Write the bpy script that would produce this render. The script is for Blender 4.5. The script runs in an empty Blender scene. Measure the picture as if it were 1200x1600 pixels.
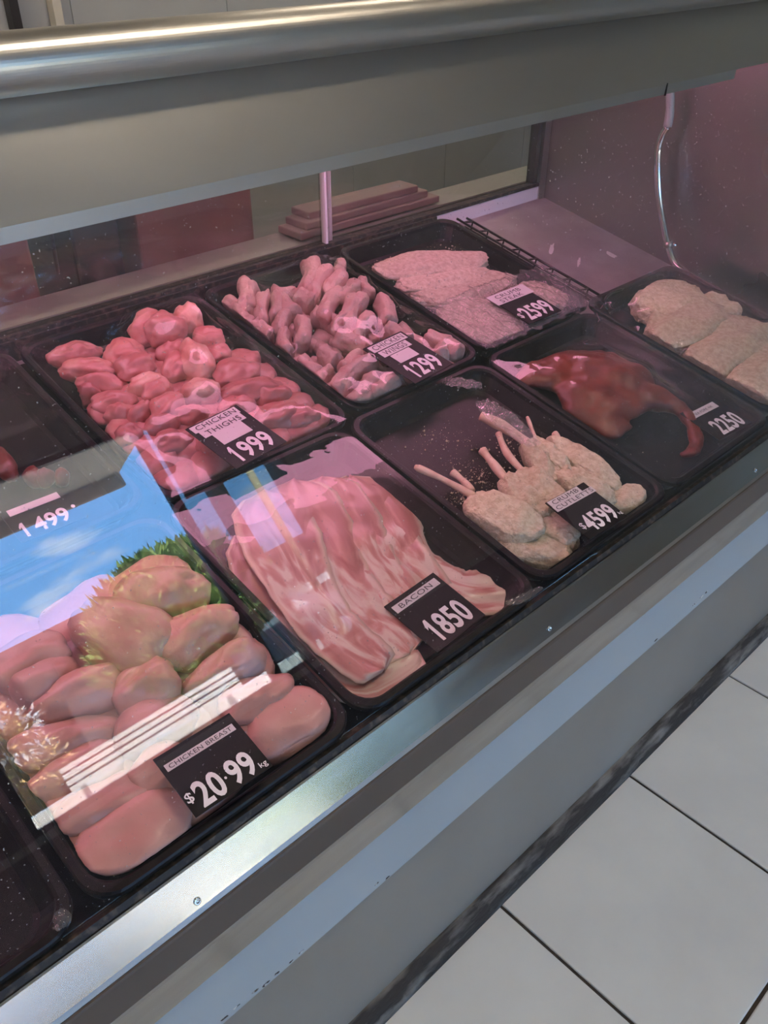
import bpy, bmesh, math, random
from mathutils import Vector, Matrix, noise
random.seed(7)
S = bpy.context.scene
COL = S.collection

# ------------------------------------------------------------------ camera
F = 1353.87
CAMH = 1.432
YAW, PITCH, ROLL = math.radians(-43.87), math.radians(54.78), math.radians(0.33)
RC = Matrix.Rotation(YAW, 3, 'Z') @ Matrix.Rotation(PITCH, 3, 'X') @ Matrix.Rotation(ROLL, 3, 'Z')
CP = Vector((0, 0, CAMH))
cam = bpy.data.cameras.new('camera')
cam.sensor_fit = 'VERTICAL'; cam.sensor_height = 36.0; cam.lens = F / 1600 * 36.0
cam.clip_start = 0.01; cam.clip_end = 300
camo = bpy.data.objects.new('camera', cam); COL.objects.link(camo)
camo.matrix_world = Matrix.Translation(CP) @ RC.to_4x4()
S.camera = camo

# ------------------------------------------------------------------ colour management, world, sun
S.view_settings.view_transform = 'Standard'
S.view_settings.look = 'None'
S.view_settings.gamma = 1.0
S.view_settings.use_curve_mapping = False
S.view_settings.exposure = 0.45
SKY_STRENGTH = 10.5
SUN_STRENGTH = 60.0
w = bpy.data.worlds.new('sky'); S.world = w; w.use_nodes = True
nt = w.node_tree; nt.nodes.clear()
wo = nt.nodes.new('ShaderNodeOutputWorld'); wb = nt.nodes.new('ShaderNodeBackground')
tc = nt.nodes.new('ShaderNodeTexCoord'); mp = nt.nodes.new('ShaderNodeMapping')
mp.inputs['Scale'].default_value = (3.0, 3.0, 11.0)
nz = nt.nodes.new('ShaderNodeTexNoise'); nz.inputs['Scale'].default_value = 2.2; nz.inputs['Detail'].default_value = 6
cr = nt.nodes.new('ShaderNodeValToRGB')
cr.color_ramp.elements[0].position = 0.59; cr.color_ramp.elements[0].color = (0.17, 0.42, 0.86, 1)
cr.color_ramp.elements[1].position = 0.80; cr.color_ramp.elements[1].color = (0.92, 0.95, 1.0, 1)
nt.links.new(tc.outputs['Generated'], mp.inputs['Vector']); nt.links.new(mp.outputs['Vector'], nz.inputs['Vector'])
nt.links.new(nz.outputs['Fac'], cr.inputs['Fac']); nt.links.new(cr.outputs['Color'], wb.inputs['Color'])
wb.inputs['Strength'].default_value = SKY_STRENGTH
nt.links.new(wb.outputs['Background'], wo.inputs['Surface'])

sun = bpy.data.lights.new('sun', 'SUN'); sun.energy = SUN_STRENGTH; sun.angle = 0.009; sun.color = (1.0, 0.95, 0.86)
suno = bpy.data.objects.new('sun', sun); COL.objects.link(suno)
suno.rotation_euler = Vector((0.10, -0.30, -0.95)).to_track_quat('-Z', 'Y').to_euler()

PINK_EMIT = 7.5
FILL_EMIT = 46.0

# ------------------------------------------------------------------ pixel helpers (pixels of the 1200 x 1600 photograph)
def ray(x, y):
    return RC @ Vector(((x - 600) / F, -(y - 800) / F, -1.0))
def on_plane(x, y, p, n):
    d = ray(x, y); return CP + d * (n.dot(p - CP) / n.dot(d))
def on_y(x, y, yy):
    d = ray(x, y); return CP + d * (yy / d.y)
def on_x(x, y, xx):
    d = ray(x, y); return CP + d * (xx / d.x)
def depth(p):
    return -(RC.transposed() @ (p - CP)).z
TILT = math.radians(11.5)
DP = Vector((0, 0.54, 0.612)); DN = Vector((0, -math.sin(TILT), math.cos(TILT))); DV = Vector((0, math.cos(TILT), math.sin(TILT)))
def deck(u, v, h=0.0):
    return DP + Vector((u, 0, 0)) + DV * v + DN * h
def dpx(x, y, h=0.0):                       # pixel -> point at height h above the sloping deck
    return on_plane(x, y, DP + DN * h, DN)
def to_uvh(p):
    q = p - DP; return q.x, q.dot(DV), q.dot(DN)
RIM = 0.043

# ------------------------------------------------------------------ materials
MATS = {}
def newmat(name):
    m = bpy.data.materials.new(name); m.use_nodes = True
    return m, m.node_tree, m.node_tree.nodes['Principled BSDF']
def mat(name, col, rough=0.5, metal=0.0, col2=None, scale=8.0, lo=0.35, hi=0.65, detail=4.0, stretch=None,
        bump=0.0, bscale=40.0, coat=0.0, rough2=None, spec=None, sss=0.0, vary=0.0):
    if name in MATS: return MATS[name]
    m, t, b = newmat(name)
    b.inputs['Base Color'].default_value = (*col, 1); b.inputs['Roughness'].default_value = rough
    b.inputs['Metallic'].default_value = metal
    if spec is not None: b.inputs['Specular IOR Level'].default_value = spec
    if coat: b.inputs['Coat Weight'].default_value = coat; b.inputs['Coat Roughness'].default_value = 0.12
    if sss:
        b.inputs['Subsurface Weight'].default_value = sss; b.inputs['Subsurface Radius'].default_value = (0.012, 0.004, 0.003)
        b.inputs['Subsurface Scale'].default_value = 0.6
    tcn = t.nodes.new('ShaderNodeTexCoord'); vec = tcn.outputs['Object']
    if stretch:
        mm = t.nodes.new('ShaderNodeMapping'); mm.inputs['Scale'].default_value = stretch
        t.links.new(vec, mm.inputs['Vector']); vec = mm.outputs['Vector']
    if col2 is not None or rough2 is not None:
        n = t.nodes.new('ShaderNodeTexNoise'); n.inputs['Scale'].default_value = scale; n.inputs['Detail'].default_value = detail
        t.links.new(vec, n.inputs['Vector'])
        if col2 is not None:
            r = t.nodes.new('ShaderNodeValToRGB'); r.color_ramp.elements[0].position = lo; r.color_ramp.elements[1].position = hi
            r.color_ramp.elements[0].color = (*col, 1); r.color_ramp.elements[1].color = (*col2, 1)
            t.links.new(n.outputs['Fac'], r.inputs['Fac']); t.links.new(r.outputs['Color'], b.inputs['Base Color'])
        if rough2 is not None:
            q = t.nodes.new('ShaderNodeMapRange'); q.inputs['From Min'].default_value = lo; q.inputs['From Max'].default_value = hi
            q.inputs['To Min'].default_value = rough; q.inputs['To Max'].default_value = rough2
            t.links.new(n.outputs['Fac'], q.inputs['Value']); t.links.new(q.outputs['Result'], b.inputs['Roughness'])
    if bump:
        n2 = t.nodes.new('ShaderNodeTexNoise'); n2.inputs['Scale'].default_value = bscale; n2.inputs['Detail'].default_value = 3
        t.links.new(vec, n2.inputs['Vector'])
        bn = t.nodes.new('ShaderNodeBump'); bn.inputs['Strength'].default_value = bump; bn.inputs['Distance'].default_value = 0.004
        t.links.new(n2.outputs['Fac'], bn.inputs['Height']); t.links.new(bn.outputs['Normal'], b.inputs['Normal'])
    if vary:
        oi = t.nodes.new('ShaderNodeObjectInfo'); vr = t.nodes.new('ShaderNodeMapRange')
        vr.inputs['To Min'].default_value = 1 - vary; vr.inputs['To Max'].default_value = 1 + vary * 0.6
        hs = t.nodes.new('ShaderNodeHueSaturation'); t.links.new(oi.outputs['Random'], vr.inputs['Value']); t.links.new(vr.outputs[0], hs.inputs['Value'])
        src = b.inputs['Base Color'].links[0].from_socket if b.inputs['Base Color'].links else None
        if src: t.links.new(src, hs.inputs['Color'])
        else: hs.inputs['Color'].default_value = (*col, 1)
        t.links.new(hs.outputs[0], b.inputs['Base Color'])
    MATS[name] = m
    return m
def emit(name, col, strength):
    if name in MATS: return MATS[name]
    m = bpy.data.materials.new(name); m.use_nodes = True; t = m.node_tree; t.nodes.clear()
    o = t.nodes.new('ShaderNodeOutputMaterial'); e = t.nodes.new('ShaderNodeEmission')
    e.inputs['Color'].default_value = (*col, 1); e.inputs['Strength'].default_value = strength
    t.links.new(e.outputs[0], o.inputs['Surface']); MATS[name] = m; return m
def sheet_glass(name, tint=(1, 1, 1), ior=1.5, rough=0.0, bump=0.0, bscale=30.0, dust=0.0):
    """clear sheet: Fresnel mix of a mirror and straight-through transmission, same from both faces"""
    if name in MATS: return MATS[name]
    m = bpy.data.materials.new(name); m.use_nodes = True; t = m.node_tree; t.nodes.clear()
    o = t.nodes.new('ShaderNodeOutputMaterial'); mix = t.nodes.new('ShaderNodeMixShader')
    tr = t.nodes.new('ShaderNodeBsdfTransparent'); tr.inputs['Color'].default_value = (*tint, 1)
    gl = t.nodes.new('ShaderNodeBsdfGlossy'); gl.inputs['Roughness'].default_value = rough
    fr = t.nodes.new('ShaderNodeFresnel'); geo = t.nodes.new('ShaderNodeNewGeometry')
    mr = t.nodes.new('ShaderNodeMapRange'); mr.inputs['To Min'].default_value = ior; mr.inputs['To Max'].default_value = 1 / ior
    t.links.new(geo.outputs['Backfacing'], mr.inputs['Value']); t.links.new(mr.outputs['Result'], fr.inputs['IOR'])
    t.links.new(fr.outputs['Fac'], mix.inputs['Fac']); t.links.new(tr.outputs[0], mix.inputs[1]); t.links.new(gl.outputs[0], mix.inputs[2])
    if bump:
        tcn = t.nodes.new('ShaderNodeTexCoord'); n2 = t.nodes.new('ShaderNodeTexNoise'); n2.inputs['Scale'].default_value = bscale
        n2.inputs['Detail'].default_value = 2
        bn = t.nodes.new('ShaderNodeBump'); bn.inputs['Strength'].default_value = bump; bn.inputs['Distance'].default_value = 0.004
        t.links.new(tcn.outputs['Object'], n2.inputs['Vector']); t.links.new(n2.outputs['Fac'], bn.inputs['Height'])
        t.links.new(bn.outputs['Normal'], gl.inputs['Normal']); t.links.new(bn.outputs['Normal'], fr.inputs['Normal'])
    last = mix
    if dust:
        df = t.nodes.new('ShaderNodeBsdfDiffuse'); df.inputs['Color'].default_value = (0.8, 0.8, 0.8, 1)
        tcn = t.nodes.new('ShaderNodeTexCoord')
        n3 = t.nodes.new('ShaderNodeTexNoise'); n3.inputs['Scale'].default_value = 3.0; n3.inputs['Detail'].default_value = 8
        n4 = t.nodes.new('ShaderNodeTexNoise'); n4.inputs['Scale'].default_value = 420.0; n4.inputs['Detail'].default_value = 0
        t.links.new(tcn.outputs['Object'], n3.inputs['Vector']); t.links.new(tcn.outputs['Object'], n4.inputs['Vector'])
        a = t.nodes.new('ShaderNodeMapRange'); a.inputs['From Min'].default_value = 0.45; a.inputs['From Max'].default_value = 0.8
        a.inputs['To Min'].default_value = dust * 0.4; a.inputs['To Max'].default_value = dust * 1.6
        bb = t.nodes.new('ShaderNodeMapRange'); bb.inputs['From Min'].default_value = 0.80; bb.inputs['From Max'].default_value = 0.84
        bb.inputs['To Min'].default_value = 0; bb.inputs['To Max'].default_value = 0.3
        ad = t.nodes.new('ShaderNodeMath'); ad.operation = 'ADD'
        t.links.new(n3.outputs['Fac'], a.inputs['Value']); t.links.new(n4.outputs['Fac'], bb.inputs['Value'])
        t.links.new(a.outputs['Result'], ad.inputs[0]); t.links.new(bb.outputs['Result'], ad.inputs[1])
        mx2 = t.nodes.new('ShaderNodeMixShader'); t.links.new(ad.outputs[0], mx2.inputs['Fac'])
        t.links.new(mix.outputs[0], mx2.inputs[1]); t.links.new(df.outputs[0], mx2.inputs[2]); last = mx2
    t.links.new(last.outputs[0], o.inputs['Surface']); MATS[name] = m; return m

M_steel = mat('brushed_steel', (0.47, 0.45, 0.42), 0.28, 1.0, col2=(0.43, 0.41, 0.38), scale=3.0, rough2=0.38, stretch=(0.6, 2, 2))
M_rail = mat('rail_steel', (0.48, 0.47, 0.45), 0.16, 1.0, col2=(0.40, 0.39, 0.37), scale=4.0, rough2=0.26, stretch=(1, 5, 5))
M_dull = mat('dull_kick_steel', (0.30, 0.27, 0.228), 0.42, 0.5, col2=(0.37, 0.34, 0.295), scale=3.0, rough2=0.55, stretch=(1.0, 3, 0.7), detail=7)
M_endst = mat('end_panel_steel', (0.24, 0.21, 0.205), 0.26, 0.85, col2=(0.32, 0.285, 0.28), scale=2.0, rough2=0.42)
M_blue = mat('pale_blue_paint', (0.40, 0.425, 0.425), 0.34, 0.0, col2=(0.43, 0.455, 0.455), scale=2.5)
M_chip = mat('chipped_paint', (0.62, 0.62, 0.60), 0.7, 0.0, col2=(0.06, 0.04, 0.03), scale=120, lo=0.45, hi=0.55)
M_grime = mat('grime_black', (0.012, 0.010, 0.009), 0.6, 0.0, col2=(0.11, 0.08, 0.06), scale=90, lo=0.5, hi=0.75, detail=6)
M_cove = mat('dirty_mortar', (0.040, 0.031, 0.025), 0.9, 0.0, col2=(0.27, 0.235, 0.20), scale=30, lo=0.46, hi=0.74, detail=10, stretch=(0.30, 1.6, 1.6), bump=1.0, bscale=90)
M_tile = mat('floor_tile_glaze', (0.72, 0.71, 0.68), 0.34, 0.0, col2=(0.65, 0.64, 0.62), scale=5, rough2=0.45, bump=0.08, bscale=14, detail=6)
M_grout = mat('dark_grout', (0.035, 0.026, 0.02), 0.9, col2=(0.07, 0.055, 0.045), scale=50)
M_blackp = mat('black_tray_plastic', (0.010, 0.009, 0.010), 0.36, 0.0, spec=0.16, col2=(0.016, 0.015, 0.015), scale=60)
M_deck = mat('deck_metal', (0.27, 0.24, 0.24), 0.45, 0.2, col2=(0.35, 0.32, 0.32), scale=14, rough2=0.6)
M_white = mat('white_enamel', (0.62, 0.62, 0.64), 0.45)
M_wallg = mat('wall_paint_green', (0.36, 0.39, 0.36), 0.6, col2=(0.40, 0.42, 0.39), scale=2)
M_cream = mat('cream_trim', (0.62, 0.58, 0.48), 0.5)
M_brown = mat('dark_brown_wall', (0.045, 0.033, 0.028), 0.6, col2=(0.06, 0.045, 0.038), scale=3)
M_ceil = mat('ceiling_paint', (0.42, 0.40, 0.37), 0.8)
M_frame = mat('dark_window_frame', (0.030, 0.027, 0.026), 0.4)
M_card = mat('black_ticket_card', (0.009, 0.009, 0.010), 0.5, spec=0.2)
M_lab = mat('white_label_tape', (0.62, 0.60, 0.60), 0.6)
M_digit = mat('white_digit', (0.76, 0.74, 0.76), 0.55)
M_ink = mat('label_ink', (0.03, 0.03, 0.035), 0.6)
M_thigh = mat('chicken_thigh_flesh', (0.50, 0.20, 0.18), 0.38, col2=(0.63, 0.35, 0.31), scale=30, lo=0.42, hi=0.74, coat=0.15, bump=0.35, bscale=60, vary=0.2)
M_fat = mat('chicken_fat', (0.72, 0.46, 0.37), 0.4, col2=(0.60, 0.26, 0.21), scale=34, coat=0.2, bump=0.4, bscale=90, vary=0.1)
M_wing = mat('chicken_wing_skin', (0.52, 0.36, 0.315), 0.48, col2=(0.44, 0.215, 0.19), scale=34, lo=0.45, hi=0.75, coat=0.08, bump=0.5, bscale=170, vary=0.2)
M_breast = mat('chicken_breast_flesh', (0.46, 0.225, 0.19), 0.42, col2=(0.56, 0.335, 0.29), scale=16, lo=0.4, hi=0.75, coat=0.1, bump=0.25, bscale=70, vary=0.15)
M_crumb = mat('bread_crumb', (0.44, 0.35, 0.27), 0.95, col2=(0.58, 0.49, 0.39), scale=120, lo=0.35, hi=0.65, bump=0.8, bscale=260, vary=0.1)
M_crumb2 = mat('golden_crumb', (0.50, 0.40, 0.28), 0.95, col2=(0.66, 0.57, 0.43), scale=110, lo=0.35, hi=0.65, bump=0.8, bscale=260, vary=0.14)
M_bone = mat('cutlet_bone', (0.66, 0.47, 0.38), 0.5, col2=(0.50, 0.27, 0.21), scale=40, lo=0.45, hi=0.8, bump=0.2)
M_pork = mat('glazed_red_pork', (0.20, 0.026, 0.012), 0.45, col2=(0.085, 0.011, 0.008), scale=16, lo=0.35, hi=0.7, coat=0.1, bump=0.6, bscale=40, detail=7)
M_dred = mat('dark_red_meat', (0.13, 0.025, 0.02), 0.4, col2=(0.20, 0.06, 0.045), scale=30, coat=0.2, bump=0.3)
M_wire = mat('black_wire', (0.015, 0.014, 0.015), 0.35)
M_chrome = mat('polished_tube', (0.75, 0.75, 0.74), 0.12, 1.0)
M_glass = sheet_glass('front_pane_glass', ior=1.52, dust=0.014)
M_rglass = sheet_glass('rear_door_glass', tint=(0.86, 0.86, 0.84), ior=1.5)
M_wglass = sheet_glass('window_glass', ior=1.45)
M_tglass = sheet_glass('tinted_window_glass', tint=(0.60, 0.66, 0.66), ior=1.45)
M_film = sheet_glass('cling_film', tint=(0.975, 0.975, 0.975), ior=1.45, rough=0.02, bump=0.04, bscale=30)
M_filmc = sheet_glass('crumpled_cling_film', tint=(0.93, 0.93, 0.93), ior=1.7, rough=0.10, bump=1.0, bscale=140, dust=0.10)
M_pink = emit('pink_tube_glow', (1.0, 0.40, 0.62), PINK_EMIT)
M_lamp = emit('fill_lamp_glow', (1.0, 0.85, 0.655), FILL_EMIT)

# ------------------------------------------------------------------ mesh helpers
def link(name, me, parent=None, m=None, loc=None):
    o = bpy.data.objects.new(name, me)
    COL.objects.link(o)
    if me is not None and m is not None: me.materials.append(m)
    if loc is not None: o.location = loc
    if parent is not None: o.parent = parent
    return o
def tag(o, label=None, cat=None, group=None, kind=None):
    if label: o['label'] = label
    if cat: o['category'] = cat
    if group: o['group'] = group
    if kind: o['kind'] = kind
    return o
def empty(name, loc=(0, 0, 0)):
    o = bpy.data.objects.new(name, None); o.empty_display_size = 0.05; COL.objects.link(o); o.location = loc; return o
def mesh(name, vs, fs, smooth=False):
    me = bpy.data.meshes.new(name); me.from_pydata([tuple(v) for v in vs], [], fs); me.update()
    if smooth: me.polygons.foreach_set('use_smooth', [True] * len(me.polygons))
    return me
BOXF = [(0, 3, 2, 1), (4, 5, 6, 7), (0, 1, 5, 4), (1, 2, 6, 5), (2, 3, 7, 6), (3, 0, 4, 7)]
def box_data(x0, x1, y0, y1, z0, z1):
    return [(x0, y0, z0), (x1, y0, z0), (x1, y1, z0), (x0, y1, z0), (x0, y0, z1), (x1, y0, z1), (x1, y1, z1), (x0, y1, z1)], BOXF
def bevel_me(me, wdt, seg=2):
    bm = bmesh.new(); bm.from_mesh(me)
    bmesh.ops.bevel(bm, geom=list(bm.edges), offset=wdt, segments=seg, profile=0.5, affect='EDGES')
    bm.normal_update(); bm.to_mesh(me); bm.free()
def box(name, x0, x1, y0, y1, z0, z1, m, parent=None, bev=0.0):
    """box whose object origin is its base centre (world coordinates given)"""
    c = Vector(((x0 + x1) / 2, (y0 + y1) / 2, z0))
    v, f = box_data(x0 - c.x, x1 - c.x, y0 - c.y, y1 - c.y, 0, z1 - z0)
    me = mesh(name, v, f)
    if bev: bevel_me(me, bev)
    if parent is not None: c = c - parent.location
    return link(name, me, parent, m, c)
def profile_x(name, pts, x0, x1, m, parent=None, close=True, smooth=False, nx=1):
    """extrude a closed (y,z) outline along X"""
    n = len(pts); vs = []; fs = []
    for k in range(nx + 1):
        x = x0 + (x1 - x0) * k / nx
        vs += [(x, p[0], p[1]) for p in pts]
    for k in range(nx):
        for i in range(n):
            j = (i + 1) % n
            fs.append((k * n + i, k * n + j, (k + 1) * n + j, (k + 1) * n + i))
    fs.append(tuple(range(n))[::-1]); fs.append(tuple(nx * n + i for i in range(n)))
    me = mesh(name, vs, fs, smooth)
    bm = bmesh.new(); bm.from_mesh(me); bmesh.ops.recalc_face_normals(bm, faces=bm.faces); bm.to_mesh(me); bm.free()
    return link(name, me, parent, m, (Vector() - parent.location) if parent is not None else None)
def sheet_yz(path, th):
    """outline of a bent sheet of thickness th following path (y,z) points"""
    L = []; R = []
    for i, p in enumerate(path):
        a = Vector(path[max(i - 1, 0)]); b = Vector(path[min(i + 1, len(path) - 1)])
        d = (b - a).normalized(); nrm = Vector((-d.y, d.x))
        L.append(tuple(Vector(p))); R.append(tuple(Vector(p) - nrm * th))
    return L + R[::-1]
def tube_data(path, r, seg=10, closed_ends=True):
    vs = []; fs = []; n = len(path)
    up = Vector((0.13, 0.31, 0.94))
    for i, p in enumerate(path):
        a = path[max(i - 1, 0)]; b = path[min(i + 1, n - 1)]
        d = (Vector(b) - Vector(a)).normalized(); s = d.cross(up).normalized(); t = s.cross(d)
        rr = r[i] if isinstance(r, (list, tuple)) else r
        for k in range(seg):
            an = 2 * math.pi * k / seg
            vs.append(Vector(p) + s * (math.cos(an) * rr) + t * (math.sin(an) * rr))
    for i in range(n - 1):
        for k in range(seg):
            k2 = (k + 1) % seg
            fs.append((i * seg + k, i * seg + k2, (i + 1) * seg + k2, (i + 1) * seg + k))
    if closed_ends:
        fs.append(tuple(range(seg))[::-1]); fs.append(tuple((n - 1) * seg + k for k in range(seg)))
    return vs, fs
def tube(name, path, r, m, parent=None, seg=10, loc=None):
    vs, fs = tube_data([Vector(p) for p in path], r, seg)
    loc = Vector(loc) if loc is not None else (Vector() if parent is not None else Vector(path[0]))
    off = parent.location if parent is not None else Vector()
    base = loc if parent is None else off
    me = mesh(name, [v - base for v in vs], fs, True)
    return link(name, me, parent, m, base if parent is None else None)
def smooth_path(pts, n=8):
    out = []; P = [Vector(p) for p in pts]
    for i in range(len(P) - 1):
        p0 = P[max(i - 1, 0)]; p1 = P[i]; p2 = P[i + 1]; p3 = P[min(i + 2, len(P) - 1)]
        for k in range(n):
            t = k / n
            out.append(0.5 * ((2 * p1) + (p2 - p0) * t + (2 * p0 - 5 * p1 + 4 * p2 - p3) * t * t + (3 * p1 - p0 - 3 * p2 + p3) * t ** 3))
    out.append(P[-1]); return out
def ico(sub):
    bm = bmesh.new(); bmesh.ops.create_icosphere(bm, subdivisions=sub, radius=1)
    v = [x.co.copy() for x in bm.verts]; f = [tuple(q.index for q in x.verts) for x in bm.faces]; bm.free(); return v, f
ICO = {k: ico(k) for k in (2, 3, 4, 5)}
def fnoise(p, s, seed):
    return noise.noise(Vector((p.x * s + seed * 3.7, p.y * s - seed * 5.1, p.z * s + seed * 1.3)))

TRAY_OF = {'schn': 'schnitzel'}
TR = {}
def keep_in_tray(p, key):
    t = TR.get(TRAY_OF.get(key, key))
    if not t: return p
    u, v, h = to_uvh(p); h = max(h, 0.0055)
    ins = 0.033 - 0.020 * min(h / RIM, 1.0) if h < RIM else 0.013 - min((h - RIM) * 0.8, 0.016)
    cu, cv = min(max(u, t[0] + ins), t[1] - ins), min(max(v, t[2] + ins), t[3] - ins)
    # rounded corners
    r = 0.030; ku = min(max(cu, t[0] + ins + r), t[1] - ins - r); kv = min(max(cv, t[2] + ins + r), t[3] - ins - r)
    du, dv = cu - ku, cv - kv; dd = math.hypot(du, dv)
    if dd > r: cu, cv = ku + du * r / dd, kv + dv * r / dd
    return deck(cu, cv, h)
HEIGHTS = {}        # tray key -> list of (u, v, h) for the film to drape over
def lump(name, x1, y1, x2, y2, wpx, h, m, key=None, thick=0.021, kind='thigh', seed=0, parent=None, sub=4, hb=None, wscale=1.12):
    a = dpx(x1, y1, h); b = dpx(x2, y2, h if hb is None else hb); c = (a + b) / 2
    X = b - a; L = X.length; X.normalize(); Y = DN.cross(X).normalized(); Z = X.cross(Y)
    W = wpx * depth(c) / F * wscale
    base = c - Z * thick
    vs0, fs = ICO[sub]; vs = []
    for p in vs0:
        x, y, z = p
        if kind == 'thigh':
            k = 1 + 0.26 * fnoise(p, 1.1, seed) + 0.16 * fnoise(p, 2.4, seed + 9) + 0.06 * fnoise(p, 5.5, seed + 3)
            groove = 0.10 * math.exp(-((y - 0.25 * math.sin(2.2 * x + seed)) / 0.16) ** 2) * max(z, 0)
            q = Vector((x * L * 0.53 * k, y * W * 0.53 * k * (1 - 0.18 * x * math.cos(seed)), z * thick * (k - groove)))
        elif kind == 'breast':
            k = 1 + 0.22 * fnoise(p, 0.9, seed) + 0.12 * fnoise(p, 2.0, seed + 9) + 0.02 * fnoise(p, 6, seed)
            tp = 1 - 0.22 * x * (1 if seed % 2 else -1)
            sq = 1 + 0.16 * abs(x * y)
            q = Vector((x * L * 0.56 * k * sq, y * W * 0.53 * k * tp * sq, (abs(z) ** 0.7) * math.copysign(1, z) * thick * k * (tp * 0.5 + 0.5)))
        elif kind == 'wing':
            k = 1 + 0.20 * fnoise(p, 1.3, seed) + 0.13 * fnoise(p, 3, seed + 9) + 0.05 * fnoise(p, 8, seed + 9)
            d = 0.74 + (0.34 * x * x if x * (1 if seed % 3 else -1) < 0 else 0.10 * abs(x))
            e = (1 - abs(x) ** 6) ** 0.5 / max((1 - x * x) ** 0.5, 0.18) if abs(x) < 0.999 else 1.0
            e = min(e, 1.45)
            q = Vector((x * L * 0.56 * k, y * W * 0.5 * k * d * e + 0.10 * L * (1 - x * x) * (1 if seed % 2 else -1), z * thick * k * d * e))
        elif kind == 'slab':
            k = 1 + 0.15 * fnoise(p, 1.3, seed) + 0.07 * fnoise(p, 4, seed + 9) + 0.045 * fnoise(p, 13, seed + 2)
            zz = math.copysign(abs(z) ** 0.6, z)
            rr = math.hypot(x, y)
            ex = 1 + 0.10 * abs(x * y)
            q = Vector((x * L * 0.53 * k * ex, y * W * 0.53 * k * ex, zz * thick * k + 0.30 * thick * fnoise(p, 1.8, seed + 5)))
        vs.append(c + X * q.x + Y * q.y + Z * q.z)
    if key is not None: vs = [keep_in_tray(v, key) for v in vs]
    if key is not None:
        HEIGHTS.setdefault(key, []).extend(to_uvh(v) for v in vs)
    org = base if parent is None else parent.location
    me = mesh(name, [v - org for v in vs], fs, True)
    return link(name, me, parent, m, base if parent is None else None)

# text as flat mesh, fitted into a rectangle
def text_mesh(txt, bold=0.0):
    cu = bpy.data.curves.new('txt', 'FONT'); cu.body = txt; cu.size = 1.0; cu.offset = bold; cu.resolution_u = 4
    cu.space_character = 1.06
    ob = bpy.data.objects.new('txt', cu); COL.objects.link(ob)
    dg = bpy.context.evaluated_depsgraph_get(); dg.update()
    me = bpy.data.meshes.new_from_object(ob.evaluated_get(dg))
    bpy.data.objects.remove(ob); bpy.data.curves.remove(cu)
    me.materials.clear()
    return me
ONE_V = [(0.42, 0), (0.42, 0.72), (0, 0.60), (0, 0.76), (0.55, 1.0), (1, 1.0), (1, 0)]
def put_text(name, txt, x0, x1, y0, y1, z, m, parent, bold=0.0):
    me = text_mesh(txt, bold) if txt != '1' else mesh(name, [(a, b, 0) for a, b in ONE_V], [(0, 6, 5, 4, 3, 2, 1)][:1])
    xs = [v.co.x for v in me.vertices]; ys = [v.co.y for v in me.vertices]
    ax, bx, ay, by = min(xs), max(xs), min(ys), max(ys)
    for v in me.vertices:
        v.co = Vector((x0 + (v.co.x - ax) / (bx - ax) * (x1 - x0), y0 + (v.co.y - ay) / (by - ay) * (y1 - y0), z))
    me.name = name
    return link(name, me, parent, m)

# ================================================================== THE SETTING
FLOOR = tag(box('floor', -3.2, 5.0, -3.6, 3.3, -0.05, -0.005, M_grout), kind='structure')
TS = 0.4; gx0 = 0.732; gy0 = 0.075
tv, tf = box_data(-0.197, 0.197, -0.197, 0.197, -0.006, 0)
TILE_ME = mesh('floor_tile', tv, tf); bevel_me(TILE_ME, 0.0022, 2); TILE_ME.materials.append(M_tile)
for i in range(-9, 11):
    for j in range(-9, 2):
        x = gx0 + TS * (i + 0.5); y = gy0 + TS * (j + 0.5)
        if y < -3.4 or (y > 0.5): continue
        o = bpy.data.objects.new('floor_tile', TILE_ME); COL.objects.link(o); o.parent = FLOOR
        o.location = Vector((x, y, random.uniform(-0.0006, 0.0006))) - FLOOR.location
        o.rotation_euler = (random.uniform(-.0012, .0012), random.uniform(-.0012, .0012), 0)
tag(box('ceiling', -3.2, 5.0, -3.7, 3.3, 2.9, 3.0, M_ceil), kind='structure')
tag(box('wall_left', -3.3, -3.2, -3.7, 3.3, 0, 2.9, M_wallg), kind='structure')
tag(box('wall_right', 5.0, 5.1, -3.7, 3.3, 0, 2.9, M_wallg), kind='structure')
WB = tag(box('wall_back', -3.2, 5.0, 3.0, 3.1, 0, 2.9, M_wallg), kind='structure')
# wall tiles behind the case (visible through the rear doors and over the hood)
wtm = mat('wall_tile_grey', (0.40, 0.41, 0.40), 0.3, col2=(0.44, 0.45, 0.43), scale=3)
wv, wf = box_data(-0.298, 0.298, -0.004, 0, -0.298, 0.298)
WT = mesh('wall_tile', wv, wf); WT.materials.append(wtm)
for i in range(-3, 9):
    for j in range(0, 5):
        o = bpy.data.objects.new('wall_tile', WT); COL.objects.link(o); o.parent = WB
        o.location = Vector((i * 0.6 - 0.02, 3.0, 0.3 + j * 0.6 - 0.02)) - WB.location
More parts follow.
